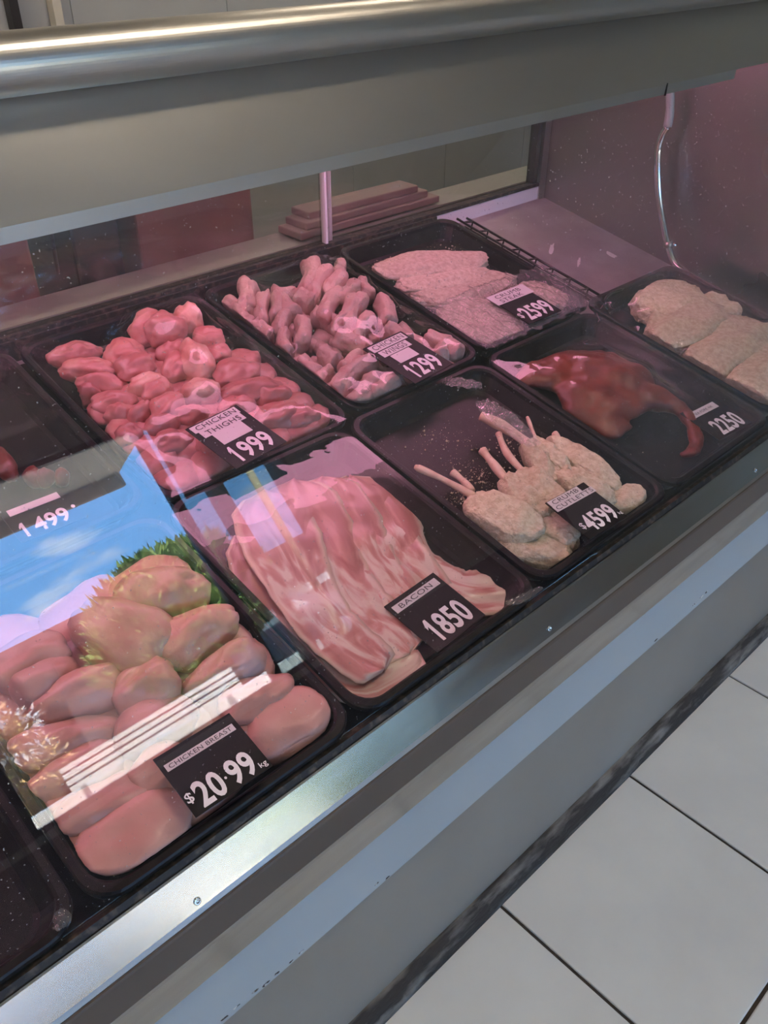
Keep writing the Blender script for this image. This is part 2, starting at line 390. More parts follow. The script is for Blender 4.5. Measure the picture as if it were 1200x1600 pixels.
# shop front (behind the camera, seen in the front glass)
SY = -3.6
tag(box('wall_front', -3.2, 5.0, SY - 0.12, SY, 0.0, 0.44, M_brown), kind='structure')
tag(box('trim_1', -3.2, 5.0, SY - 0.16, SY + 0.03, 0.44, 0.48, M_wallg), kind='structure')
tag(box('trim_2', -3.2, 5.0, SY - 0.12, SY, 2.36, 2.9, M_wallg), kind='structure')
def window(name, x0, x1, z0, z1, glass):
    e = tag(empty(name, ((x0 + x1) / 2, SY - 0.06, z0)), kind='structure')
    t = 0.035
    box('frame_rail', x0, x1, SY - 0.085, SY - 0.035, z0, z0 + t, M_frame, e)
    box('frame_rail', x0, x1, SY - 0.085, SY - 0.035, z1 - t, z1, M_frame, e)
    box('frame_stile', x0, x0 + t, SY - 0.085, SY - 0.035, z0 + t, z1 - t, M_frame, e)
    box('frame_stile', x1 - t, x1, SY - 0.085, SY - 0.035, z0 + t, z1 - t, M_frame, e)
    box('pane', x0 + t, x1 - t, SY - 0.063, SY - 0.057, z0 + t, z1 - t, glass, e)
    return e
window('window_1', -1.0, 0.42, 0.48, 2.36, M_wglass)
tag(box('wall_front_left', -3.2, -1.0, SY - 0.12, SY, 0.48, 2.36, M_wallg), kind='structure')
window('window_2', 0.56, 2.18, 0.48, 2.36, M_wglass)
window('window_3', 2.18, 3.02, 0.48, 2.36, M_tglass)
tag(box('wall_front_right', 3.02, 5.0, SY - 0.12, SY, 0.48, 2.36, mat('taupe_wall', (0.44, 0.38, 0.32), 0.6)), kind='structure')
tag(box('trim_3', 0.42, 0.56, SY - 0.12, SY + 0.02, 0.48, 2.36, M_frame), kind='structure')
# added fill lamps under the ceiling, for neutral light in the shop
for i, (x, y) in enumerate([(-1.3, 0.12), (1.35, 0.12), (0.2, 2.2), (2.8, 2.2)]):
    e = tag(empty('fill_lamp', (x, y, 2.9)), 'added fill lamp shaped as a white twin batten under the ceiling', 'fill lamp', 'added fill lamps')
    box('lamp_body', x - 0.6, x + 0.6, y - 0.09, y + 0.09, 2.86, 2.9, M_white, e)
    for s in (-0.045, 0.045):
        tube('lamp_tube', [(x - 0.57, y + s, 2.845), (x + 0.57, y + s, 2.845)], 0.014, M_lamp, e)

# ================================================================== THE DISPLAY CASE
CASE = tag(empty('display_case', (0.4, 0.9, 0)), 'stainless steel butcher display case with sloping front glass and rolled hood', 'display case')
CX0, CX1 = -1.0, 1.94
YB = 0.485
GA = math.radians(66.0); GY, GZ = 0.508, 0.622
def g(t, off=0.0):          # point on the glass slope (y,z), off = outwards
    return (GY + t * math.cos(GA) - off * math.sin(GA), GZ + t * math.sin(GA) + off * math.cos(GA))
cove = [(YB + 0.004, 0.0), (YB + 0.004, 0.042), (YB - 0.002, 0.041), (YB - 0.010, 0.034), (YB - 0.017, 0.024), (YB - 0.022, 0.012), (YB - 0.025, 0.0)]
cv_ = tag(profile_x('trim_4', cove, CX0, 3.4, M_cove, nx=700, smooth=True), kind='structure')
for v in cv_.data.vertices:
    if v.co.y < YB and v.co.z > 0.001: v.co.y += 0.004 * noise.noise(Vector((v.co.x * 38, v.co.z * 90, 1))) + 0.002 * noise.noise(Vector((v.co.x * 120, v.co.z * 200, 4))) - 0.001
def case_box(name, *a, **k): return box(name, *a, CASE, **k)
profile_x('kick_panel', [(YB, 0.0), (YB, 0.343), (YB + 0.012, 0.343), (YB + 0.012, 0.0)], CX0, 3.4, M_dull, CASE)
profile_x('blue_band', [(YB - 0.003, 0.343), (YB - 0.003, 0.470), (YB + 0.012, 0.470), (YB + 0.012, 0.343)], CX0, 3.4, M_blue, CASE)
# paint chips along the lower edge of the band
for k, (px, py, s) in enumerate([(352, 1590, 9), (368, 1575, 8), (400, 1548, 9), (415, 1538, 11), (432, 1522, 8), (455, 1503, 6), (470, 1488, 6), (588, 1382, 6), (605, 1372, 5), (1085, 945, 7), (1096, 933, 7), (1104, 925, 6), (1025, 1000, 5)]):
    p = on_y(px, py, YB - 0.0035); n = 7; vs = []; s = s * depth(p) / F * 0.5
    for q in range(n):
        an = 2 * math.pi * q / n; r = s * random.uniform(0.5, 1.3)
        vs.append((p.x + 1.7 * r * math.cos(an), YB - 0.0038, p.z + 0.55 * r * math.sin(an) ))
    vs += [(v[0], YB - 0.002, v[2]) for v in vs]
    fs = [tuple(range(n))[::-1]] + [(q, (q + 1) % n, n + (q + 1) % n, n + q) for q in range(n)]
    link('paint_chip', mesh('paint_chip', [Vector(v) - CASE.location for v in vs], fs), CASE, M_chip)
# front rail: lower lip, bright bend, dark face, sloping top face
rail_path = [(0.486, 0.462), (0.479, 0.4635), (0.4775, 0.466), (0.4715, 0.528), (0.4705, 0.533), (0.4707, 0.537), (0.4725, 0.545), (0.4775, 0.578), (0.479, 0.584), (0.4815, 0.590), (0.5035, 0.628), (0.5055, 0.6295), (0.508, 0.627), (0.515, 0.612)]
bm = bmesh.new()
profile_x('front_rail', sheet_yz(rail_path, 0.0015), CX0, 3.4, M_rail, CASE)
M_strip = mat('brown_rail_strip', (0.090, 0.066, 0.050), 0.40, col2=(0.105, 0.078, 0.06), scale=4)
profile_x('brown_strip', [(0.4695, 0.5415), (0.4700, 0.5445), (0.4755, 0.5795), (0.4768, 0.5825), (0.4795, 0.5825), (0.4735, 0.5415)], CX0, 3.4, M_strip, CASE)  # even dark brown strip laid over the steep face of the rail
def face3(px, py):
    p0 = Vector((0, 0.4815, 0.590)); d = Vector((0, 0.022, 0.038)).normalized(); n = Vector((0, -d.z, d.y))
    return on_plane(px, py, p0, n), n
for px, py in ((308, 1408), (858, 982), (1180, 735)):
    p, n = face3(px, py)
    vs = []; seg = 12
    for r, hh in ((0.0042, 0.0), (0.0040, 0.0012), (0.0022, 0.0016), (0.0018, 0.0008), (0.0, 0.0008)):
        for q in range(seg):
            an = 2 * math.pi * q / seg
            vs.append(p + Vector((1, 0, 0)) * r * math.cos(an) + Vector((0, -n.z, n.y)).cross(Vector((0, 0, 0))) + Vector((0, n.z, -n.y)) * r * math.sin(an) + n * (hh + 0.0003))
    fs = [(a * seg + q, a * seg + (q + 1) % seg, (a + 1) * seg + (q + 1) % seg, (a + 1) * seg + q) for a in range(4) for q in range(seg)]
    link('rivet', mesh('rivet', [v - CASE.location for v in vs], fs, True), CASE, M_chrome)
# glass channel (dark grime) and the pane
profile_x('glass_seal', [(0.507, 0.606), (0.507, 0.630), (0.5105, 0.637), (0.521, 0.633), (0.521, 0.606)], CX0, CX1 + 0.4, M_grime, CASE)
GT = 0.645
gl = [g(0.004), g(GT), g(GT, -0.006), g(0.004, -0.006)]
profile_x('front_glass', gl, CX0, CX1 + 0.25, M_glass, CASE)
# hood: lip, sloping face, rolled nose, roof
lip_x1 = on_y(1147, 120, 0.752).x
profile_x('hood_lip', [(0.7515, 1.1915), (0.7505, 1.2060), (0.762, 1.2060), (0.762, 1.1915)], CX0, lip_x1, M_steel, CASE)
sx = on_y(1040, 142, 0.751).x
case_box('lip_seam', sx - 0.0012, sx + 0.0012, 0.7495, 0.752, 1.190, 1.2075, M_grime)
profile_x('hood_face', [(0.7497, 1.2060), (0.8005, 1.3030), (0.815, 1.3030), (0.7655, 1.2060)], CX0, 3.4, M_steel, CASE)
seg = 40
NC = (0.7870, 1.3205); NR = 0.0243
nose = [(NC[0] + NR * math.cos(a), NC[1] + NR * math.sin(a)) for a in [math.radians(75 + 225 * k / seg) for k in range(seg + 1)]]
profile_x('hood_nose', nose, CX0, 3.4, M_steel, CASE, smooth=False, nx=1)
profile_x('hood_roof', [(0.7930, 1.3440), (0.83, 1.340), (1.46, 1.262), (1.46, 1.245), (0.815, 1.30)], CX0, 3.4, M_steel, CASE)
# deck, back upstand, rear doors
def deck_quad(name, u0, u1, v0, v1, h0, h1, m, parent=CASE):
    vs = [deck(u, v, h) - parent.location for h in (h0, h1) for (u, v) in ((u0, v0), (u1, v0), (u1, v1), (u0, v1))]
    return link(name, mesh(name, vs, BOXF), parent, m)
deck_quad('deck', CX0, CX1, -0.028, 0.90, -0.012, 0.0, M_deck)
deck_quad('black_mat', CX0, 1.535, -0.030, 0.872, 0.0, 0.0008, M_blackp)
deck_quad('black_mat', 1.535, CX1 - 0.01, -0.030, 0.02, 0.0, 0.0008, M_blackp)
for k, (px, py, L, wd, an) in enumerate([(772, 398, 22, 5, -0.3), (862, 388, 34, 5, -0.35), (905, 408, 30, 4, -0.3), (955, 398, 18, 9, 0.55), (835, 405, 16, 3, -0.3)]):
    c = dpx(px, py, 0.0006); n = 12; L *= depth(c) / F; wd *= depth(c) / F; vs = []
    for q in range(n):
        a = 2 * math.pi * q / n; r = 0.6 + 0.5 * noise.noise(Vector((q * 1.7, k * 3.3, 0)))
        x, y = L * r * math.cos(a), wd * r * math.sin(a)
        ca, sa = math.cos(an + 0.9), math.sin(an + 0.9)
        vs.append(c + Vector((1, 0, 0)) * (x * ca - y * sa) + DV * (x * sa + y * ca) - CASE.location)
    link('dried_smear', mesh('dried_smear', vs, [tuple(range(n))]), CASE, mat('dried_smear', (0.66, 0.62, 0.62), 0.8))
bk = deck(0, 0.88, 0)
case_box('back_upstand', CX0, CX1, bk.y + 0.012, bk.y + 0.022, bk.z - 0.02, bk.z + 0.036, M_white)
case_box('track_cover', CX0, 1.52, bk.y + 0.004, bk.y + 0.0115, bk.z - 0.012, bk.z + 0.037, M_grime)
case_box('door_track', CX0, CX1, bk.y + 0.010, bk.y + 0.04, bk.z + 0.036, bk.z + 0.044, M_grime)
RY = bk.y + 0.02
px512 = on_y(512, 330, RY).x
case_box('rear_door', CX0, px512 + 0.01, RY, RY + 0.004, bk.z + 0.044, 1.25, M_rglass)
case_box('rear_door', px512 - 0.01, CX1 - 0.045, RY + 0.012, RY + 0.016, bk.z + 0.044, 1.25, M_rglass)
case_box('door_edge', px512 - 0.012, px512 - 0.006, RY - 0.006, RY + 0.008, bk.z + 0.044, 1.25, M_white)
case_box('door_edge', px512 + 0.004, px512 + 0.014, RY + 0.004, RY + 0.02, bk.z + 0.044, 1.25, M_white)
case_box('door_frame', CX1 - 0.045, CX1 - 0.03, RY - 0.004, RY + 0.02, bk.z + 0.036, 1.25, M_frame)
case_box('door_frame', CX1 - 0.027, CX1 - 0.003, RY - 0.012, RY + 0.02, bk.z + 0.0, 1.25, M_steel)
# end panel (follows the glass slope)
pts = [(0.515, 0.58), (0.515, 0.63), (0.765, 1.20), (0.83, 1.29), (RY + 0.02, 1.25), (RY + 0.02, 0.58)]
profile_x('end_panel', pts, CX1, CX1 + 0.02, M_endst, CASE)
# rear work shelf behind the doors, and what is on it
profile_x('rear_shelf', [(RY + 0.025, bk.z + 0.02), (RY + 0.025, bk.z + 0.045), (RY + 0.12, bk.z + 0.046), (RY + 0.12, bk.z + 0.02)], CX0, 3.4, mat('shelf_grey', (0.34, 0.36, 0.33), 0.45), CASE)
profile_x('rear_base', [(RY + 0.03, 0.0), (RY + 0.03, bk.z + 0.02), (RY + 0.06, bk.z + 0.02), (RY + 0.06, 0.0)], CX0, 3.4, M_dull, CASE)
# pink fluorescent tube under the hood
TY, TZ = 1.12, 1.200
e = tag(empty('display_lamp', (0.45, TY, TZ)), 'pink fluorescent display lamp under the steel hood of the case', 'lamp')
box('diffuser', -0.75, 1.70, TY - 0.045, TY + 0.045, TZ - 0.014, TZ + 0.014, M_pink, e, bev=0.006)
for x in (-0.78, 1.70):
    box('end_cap', x, x + 0.03, TY - 0.047, TY + 0.047, TZ - 0.016, TZ + 0.016, M_white, e, bev=0.004)
    box('lamp_holder', x, x + 0.03, TY - 0.012, TY + 0.012, TZ + 0.016, TZ + 0.07, M_white, e)

# curved steel tube hanging by the end panel
HX = CX1 - 0.055
hp = [on_x(px, py, HX) for px, py in ((1047, 140), (1047, 172), (1043, 198), (1034, 214), (1028, 240), (1029, 300), (1038, 358), (1044, 382), (1054, 410), (1077, 430))]
hose = tag(empty('bent_steel_tube', hp[-1]), 'thin bent steel tube hanging from the hood beside the end panel', 'tube')
tube('tube', smooth_path(hp[2:], 6), 0.0080, M_chrome, hose)
tube('sleeve', smooth_path(hp[0:3], 4), 0.0095, mat('grey_sleeve', (0.4, 0.42, 0.42), 0.4), hose)
cl = hp[7]
tube('clamp', [cl + Vector((0, 0.002, 0.006)), cl - Vector((0, 0.002, 0.006))], 0.0115, M_steel, hose)
tube('clamp_screw', [cl + Vector((0.004, -0.004, 0)), cl + Vector((0.012, -0.016, 0))], 0.0045, M_chrome, hose)

# ------------------------------------------------------------------ trays
def rrect(u0, u1, v0, v1, r, n=6):
    out = []
    for cx, cy, a0 in ((u1 - r, v1 - r, 0), (u0 + r, v1 - r, 90), (u0 + r, v0 + r, 180), (u1 - r, v0 + r, 270)):
        for k in range(n + 1):
            a = math.radians(a0 + 90 * k / n); out.append((cx + r * math.cos(a), cy + r * math.sin(a)))
    return out
def tray(u0, u1, v0, v1, label, rot=0.0):
    loops = [(0.022, 0.001), (0.006, RIM - 0.009), (0.0, RIM - 0.009), (0.0, RIM - 0.002), (0.002, RIM), (0.009, RIM), (0.012, RIM - 0.003), (0.014, RIM - 0.010), (0.026, 0.009), (0.032, 0.0045)]
    vs = []; fs = []; N = 28
    uc, vc = (u0 + u1) / 2, (v0 + v1) / 2
    base = deck(uc, vc, 0)
    for ins, h in loops:
        for (u, v) in rrect(u0 + ins, u1 - ins, v0 + ins, v1 - ins, 0.036 - ins * 0.3):
            du, dv = u - uc, v - vc
            u2 = uc + du * math.cos(rot) - dv * math.sin(rot); v2 = vc + du * math.sin(rot) + dv * math.cos(rot)
            vs.append(deck(u2, v2, h) - base)
    for a in range(len(loops) - 1):
        for q in range(N):
            fs.append((a * N + q, (a + 1) * N + q, (a + 1) * N + (q + 1) % N, a * N + (q + 1) % N))
    fs.append(tuple(range(N))); fs.append(tuple((len(loops) - 1) * N + q for q in range(N))[::-1])
    me = mesh('display_tray', vs, fs)
    bm = bmesh.new(); bm.from_mesh(me); bmesh.ops.recalc_face_normals(bm, faces=bm.faces); bm.to_mesh(me); bm.free()
    o = link('display_tray', me, None, M_blackp, base)
    return tag(o, label, 'tray', 'black trays in the case')
def T(key, u0, u1, v0, v1, label, rot=0.0):
    TR[key] = (u0, u1, v0, v1); return tray(u0, u1, v0, v1, label, rot)
T('breast', 0.118, 0.455, -0.020, 0.410, 'black plastic tray holding raw chicken breasts under ticket 2099')
T('bacon', 0.462, 0.800, -0.020, 0.410, 'black plastic tray holding fanned bacon rashers')
T('cutlet', 0.808, 1.150, -0.014, 0.415, 'black plastic tray holding crumbed cutlets and scattered crumbs')
T('pork', 1.157, 1.500, -0.012, 0.420, 'black plastic tray holding the glazed red pork leg')
T('schnitzel', 1.512, 1.862, -0.005, 0.450, 'black plastic tray holding pale crumbed schnitzels beside the end panel')
T('empty', -0.235, 0.108, -0.020, 0.410, 'black plastic tray left bare, beside the chicken breast tray')
T('mince', 0.120, 0.462, 0.430, 0.872, 'black plastic tray with ticket 1499 behind the chicken breasts')
T('thigh', 0.474, 0.832, 0.412, 0.868, 'black plastic tray piled with raw chicken thighs')
T('wing', 0.842, 1.166, 0.424, 0.872, 'black plastic tray piled with raw chicken wings', 0.03)
T('steak', 1.180, 1.532, 0.432, 0.872, 'black plastic tray holding crumbed steaks under ticket 2599', 0.0)

# ------------------------------------------------------------------ chicken thighs
thighs = [(76,566,156,547,26,.034),(96,580,182,578,27,.036),(118,602,196,604,28,.036),(138,636,212,630,31,.036),(124,618,158,622,20,.028),
 (166,562,222,545,42,.046),(186,584,243,566,38,.050),(206,522,262,506,40,.062),(228,526,284,508,38,.070),(276,492,306,512,36,.062),
 (300,535,347,530,29,.048),(314,562,362,556,31,.044),(336,596,404,574,42,.046),(344,624,436,606,37,.042),(288,546,322,588,38,.054),
 (262,592,296,560,33,.050),(198,612,256,598,26,.044),(224,626,264,606,26,.046),(236,652,288,630,36,.048),(206,644,234,652,36,.042),
 (278,620,342,612,33,.050),(268,658,322,646,27,.042),(180,686,224,683,34,.036),(224,676,280,662,27,.042),(238,704,298,684,32,.040),
 (168,654,206,646,31,.036),(398,664,472,640,40,.042),(306,700,352,690,34,.042),(436,668,492,648,34,.036),(344,646,398,634,28,.040),(392,628,452,618,30,.038),(250,560,290,540,26,.046),(340,690,400,700,34,.036)]
for i, (a, b, c, d, wp, h) in enumerate(thighs):
    o = lump('chicken_thigh', a, b, c, d, wp, h, M_fat if i in (9, 14, 16, 20) else M_thigh, 'thigh', thick=min(0.034, h - 0.008) if h > .05 else 0.024, seed=i + 1, wscale=1.28)
    if i in (9, 14, 16, 20): tag(o, 'paler fatty chicken thigh piece in the heaped tray with ticket 1999', 'chicken', 'fatty chicken thigh pieces')
    else: tag(o, 'raw pink boneless chicken thigh in the heaped tray with ticket 1999', 'chicken', 'chicken thighs in the tray')
# ------------------------------------------------------------------ chicken wings
wings = [(380,447,378,482,25,.052),(397,453,393,487,23,.05),(352,473,381,506,24,.036),(416,466,412,504,22,.048),(429,468,424,502,20,.05),(441,468,460,494,27,.052),
 (482,413,470,461,29,.060),(514,427,490,470,27,.060),(530,414,519,438,21,.046),(537,436,512,464,27,.058),(552,448,522,472,25,.054),(531,461,508,502,25,.060),
 (548,468,522,514,25,.060),(567,470,548,520,25,.058),(592,470,603,508,29,.050),(446,495,438,522,25,.046),(470,505,468,540,25,.048),(447,523,451,557,22,.040),
 (398,512,421,532,22,.036),(424,461,464,463,19,.046),(464,466,489,479,26,.052),(577,568,531,618,36,.046),(579,597,549,632,33,.042),(618,595,588,624,33,.042),
 (538,632,578,640,20,.026),(516,586,497,603,23,.036),(664,531,716,556,32,.040),(700,538,690,562,24,.040),(526,530,574,550,24,.046),(502,552,528,570,26,.046),
 (486,495,526,512,22,.050),(564,446,581,466,21,.046),(556,532,581,502,24,.050),(470,568,505,592,26,.036),(540,586,562,562,24,.042),(620,545,650,575,30,.036),(600,520,640,540,28,.044),(370,490,398,515,22,.036)]
for i, (a, b, c, d, wp, h) in enumerate(wings):
    tag(lump('chicken_wing', a, b, c, d, wp, h, M_wing, 'wing', thick=min(0.028, h - 0.008), kind='wing', seed=i + 1, wscale=1.3),
        'raw bumpy-skinned chicken wing heaped in the tray with ticket 1299', 'chicken', 'chicken wings in the tray')
# ------------------------------------------------------------------ chicken breasts
breasts = [(190,950,320,918,60,.052),(128,962,252,1028,84,.056),(250,1024,362,964,60,.050),(-20,1062,100,1022,66,.042),(28,1098,120,1048,54,.042),
 (52,1122,190,1066,52,.044),(28,1186,182,1142,52,.036),(48,1240,186,1180,56,.034),(94,1292,252,1222,56,.032),(112,1350,292,1262,88,.030),
 (390,1150,508,1112,78,.030),(298,1086,402,1020,50,.042),(352,1122,450,1066,52,.036),(180,1106,268,1060,60,.048),(190,1170,300,1108,60,.042),(214,1236,292,1182,62,.036)]
for i, (a, b, c, d, wp, h) in enumerate(breasts):
    o = lump('chicken_breast', a, b, c, d, wp, h, M_breast, 'breast', thick=max(0.022, min(0.034, h - 0.010)), kind='breast', seed=i + 1, sub=4, wscale=1.28)
    lab = 'smooth raw chicken breast fillet heaped in the tray with ticket 2099'; grp = 'chicken breasts in the tray'
    if i == 9: lab = 'large flat chicken breast fillet at the front rim, left of ticket 2099'; grp = None
    if i == 10: lab = 'pale chicken breast fillet lying against the right edge of ticket 2099'; grp = None
    tag(o, lab, 'chicken', grp)

def under_layer(name, key, m, kind, us, vs_, L, wd, h, th, ang, seed, label, cat, grp, keep=lambda u, v: True):
    rnd = random.Random(seed); k = 0
    for u in us:
        for v in vs_:
            uu = u + rnd.uniform(-.008, .008); vv = v + rnd.uniform(-.008, .008)
            if not keep(uu, vv): continue
            c = deck(uu, vv, h); an = ang + rnd.uniform(-.5, .5); d = Vector((math.cos(an), 0, 0)) + DV * math.sin(an)
            p1 = c - d * L / 2; p2 = c + d * L / 2; px = []
            for p in (p1, p2):
                q = RC.transposed() @ (p - CP); px += [600 + F * q.x / -q.z, 800 - F * q.y / -q.z]
            tag(lump(name, *px, wd * F / depth(c), h, m, key, thick=th, kind=kind, seed=seed + k, sub=3, wscale=1.0), label, cat, grp); k += 1
under_layer('chicken_thigh', 'thigh', M_thigh, 'thigh', [.525, .58, .635, .69, .745, .785], [.455, .505, .555, .605, .655, .705, .755], .085, .062, .026, .020, 0.2, 100,
    'raw pink boneless chicken thigh in the heaped tray with ticket 1999', 'chicken', 'chicken thighs in the tray', lambda u, v: v < .60 + (u - .45) * .75 and not (u > .74 and v > .68))
under_layer('chicken_wing', 'wing', M_wing, 'wing', [.885, .93, .975, 1.02, 1.065, 1.11], [.465, .515, .565, .615, .665, .715, .765], .075, .045, .024, .018, 1.3, 200,
    'raw bumpy-skinned chicken wing heaped in the tray with ticket 1299', 'chicken', 'chicken wings in the tray', lambda u, v: v < .80 and not (u > 1.05 and v > .60))
under_layer('chicken_breast', 'breast', M_breast, 'breast', [.19, .28, .37], [.04, .11, .18, .25, .31], .13, .085, .024, .018, 0.1, 300,
    'smooth raw chicken breast fillet heaped in the tray with ticket 2099', 'chicken', 'chicken breasts in the tray')
# ------------------------------------------------------------------ crumbed steaks
steaks = [(590,424,752,404,36,.050,.014),(622,448,752,424,30,.044,.014),(644,470,796,438,42,.036,.015),(690,496,812,506,76,.030,.016),(806,452,872,486,52,.032,.014),(712,520,800,524,40,.024,.012)]
for i, (a, b, c, d, wp, h, th) in enumerate(steaks):
    o = lump('crumbed_steak', a, b, c, d, wp, h, M_crumb, 'steak', thick=th, kind='slab', seed=i + 3, sub=5, wscale=1.9)
    tag(o, ['wide crumbed steak topmost at the back of its tray', 'folded crumbed steak just below the topmost one', 'crumbed steak meeting the edge of the crumpled film',
            'crumbed steak under crumpled film left of ticket 2599', 'crumbed steak corner showing to the right of ticket 2599', 'crumbed steak at the front rim of its tray under film'][i], 'crumbed steak')
# ------------------------------------------------------------------ schnitzels
schn = [(1004,494,1082,462,58,.042,.030),(1030,540,1122,484,62,.044,.030),(1098,582,1186,512,66,.046,.030),(1160,626,1250,560,66,.046,.030),(1060,556,1120,566,40,.024,.016),(1120,598,1180,606,44,.024,.016),(1090,470,1150,500,44,.036,.026),(1228,668,1310,610,60,.042,.026)]
for i, (a, b, c, d, wp, h, th) in enumerate(schn):
    lab = 'pale folded crumbed schnitzel in the tray beside the end panel'; grp = 'schnitzels by the end panel'
    if i == 0: lab, grp = 'pale crumbed schnitzel at the back of its tray beside the black wire hook', None
    tag(lump('crumbed_schnitzel', a, b, c, d, wp, h, M_crumb2, 'schn', thick=th, kind='slab', seed=i + 11, sub=5, wscale=1.5),
        lab, 'schnitzel', grp)
# ------------------------------------------------------------------ cutlets: bone + crumbed meat
cutlets = [  # bone pixels, bone width px, meat ends, meat width px, height, thick, label
 (((648,729),(690,748),(742,776)), 13, (738,778,836,838), 86, .036, .020, 'large crumbed cutlet with a long pointed bone against the tray edge'),
 (((707,738),(724,752),(738,768)), 14, (776,842,890,874), 62, .022, .016, 'crumbed cutlet at the front rim under the largest cutlet, short bone showing'),
 (((754,704),(770,724),(793,752)), 16, (788,748,856,806), 50, .034, .018, 'crumbed cutlet with a thick blunt bone beside the largest cutlet'),
 (((779,678),(792,708),(822,742)), 13, (812,738,882,792), 52, .038, .018, 'crumbed cutlet with a slim curved bone, behind the ticket 4599'),
 (((751,650),(785,666),(832,698)), 20, (824,692,866,752), 40, .036, .018, 'crumbed cutlet with its bone wrapped in twisted film'),
 (((824,652),(830,668),(840,692)), 7, (836,690,886,738), 32, .040, .016, 'narrow crumbed cutlet with a needle-thin upright bone'),
 (((866,677),(872,684),(880,696)), 12, (862,688,962,762), 48, .034, .018, 'long crumbed cutlet at the right end of the row'),
 (((862,732),(868,738),(878,744)), 10, (864,740,958,782), 50, .036, .018, 'crumbed cutlet touching the upper edge of ticket 4599'),
 (((846,815),(852,820),(860,826)), 8, (840,812,900,850), 54, .024, .016, 'greyish crumbed cutlet tucked under the left edge of ticket 4599'),
]
for i, (bp, bw, me_, mw, h, th, lab) in enumerate(cutlets):
    c0 = dpx((me_[0] + me_[2]) / 2, (me_[1] + me_[3]) / 2, 0.005)
    e = tag(empty('crumbed_cutlet', c0), lab, 'cutlet')
    lump('crumbed_meat', *me_[:2], *me_[2:], mw, h, M_crumb2, 'cutlet', thick=th, kind='slab', seed=i + 21, parent=e, sub=5, wscale=1.0)
    P = [dpx(x, y, h + 0.004) for x, y in bp]; r = bw * depth(P[0]) / F * 0.5
    pth = smooth_path(P, 5); n = len(pth)
    vs, fs = tube_data(pth, [r * (0.55 if i == 0 and k == 0 else 0.85) * (1.0 + 0.14 * math.sin(k * 0.9 + i)) * (1.0 if k in (0, 1) and i != 0 else 1) for k in range(n)], 9)
    link('bone', mesh('bone', [v - e.location for v in vs], fs, True), e, M_bone)
tag(lump('crumbed_offcut', 962, 796, 1000, 766, 38, .026, M_crumb2, 'cutlet', thick=.016, kind='slab', seed=40, sub=4), 'small rounded crumbed piece right of ticket 4599 at the front rim', 'cutlet')
sl = [dpx(741, 806, .02), dpx(772, 828, .016)]
tag(tube('bone_sliver', sl, [0.005, 0.004], M_bone), 'pale sliver of bone along the left wall of the cutlet tray', 'bone')
# loose crumbs
def crumbs(name, spots, n, label, m):
    vs = []; fs = []; v0, f0 = ICO[2]; rnd = random.Random(5)
    v0 = v0; org = dpx(spots[0][0], spots[0][1], 0.005)
    for _ in range(n):
        sx_, sy_, rx, ry = rnd.choice(spots)
        p = dpx(sx_ + rnd.gauss(0, rx), sy_ + rnd.gauss(0, ry), 0.0055); r = 0.0006 + 0.0022 * rnd.random() ** 4
        b = len(vs); q = [Vector((1, 0, 0)), Vector((-1, 0, 0)), Vector((0, 1, 0)), Vector((0, -1, 0)), Vector((0, 0, 1)), Vector((0, 0, -1))]
        rm = Matrix.Rotation(rnd.random() * 6, 3, 'Z') @ Matrix.Rotation(rnd.random() * 6, 3, 'X')
        vs += [p - org + (rm @ (t * r * rnd.uniform(.6, 1.3))) for t in q]
        fs += [tuple(b + k for k in t) for t in ((0, 2, 4), (2, 1, 4), (1, 3, 4), (3, 0, 4), (2, 0, 5), (1, 2, 5), (3, 1, 5), (0, 3, 5))]
    return tag(link(name, mesh(name, vs, fs), None, m, org), label, 'crumbs', kind='stuff')
crumbs('loose_crumbs', [(735, 735, 28, 14), (700, 690, 34, 14), (720, 778, 12, 6), (800, 700, 14, 18), (760, 745, 18, 10), (930, 720, 40, 30)], 520, 'loose bread crumbs scattered on the floor of the cutlet tray', M_crumb2)
crumbs('steak_crumbs', [(600, 415, 10, 6), (620, 408, 12, 5), (690, 392, 18, 5), (775, 428, 14, 6)], 420, 'loose pink-lit crumbs around the steaks in their tray', M_crumb)

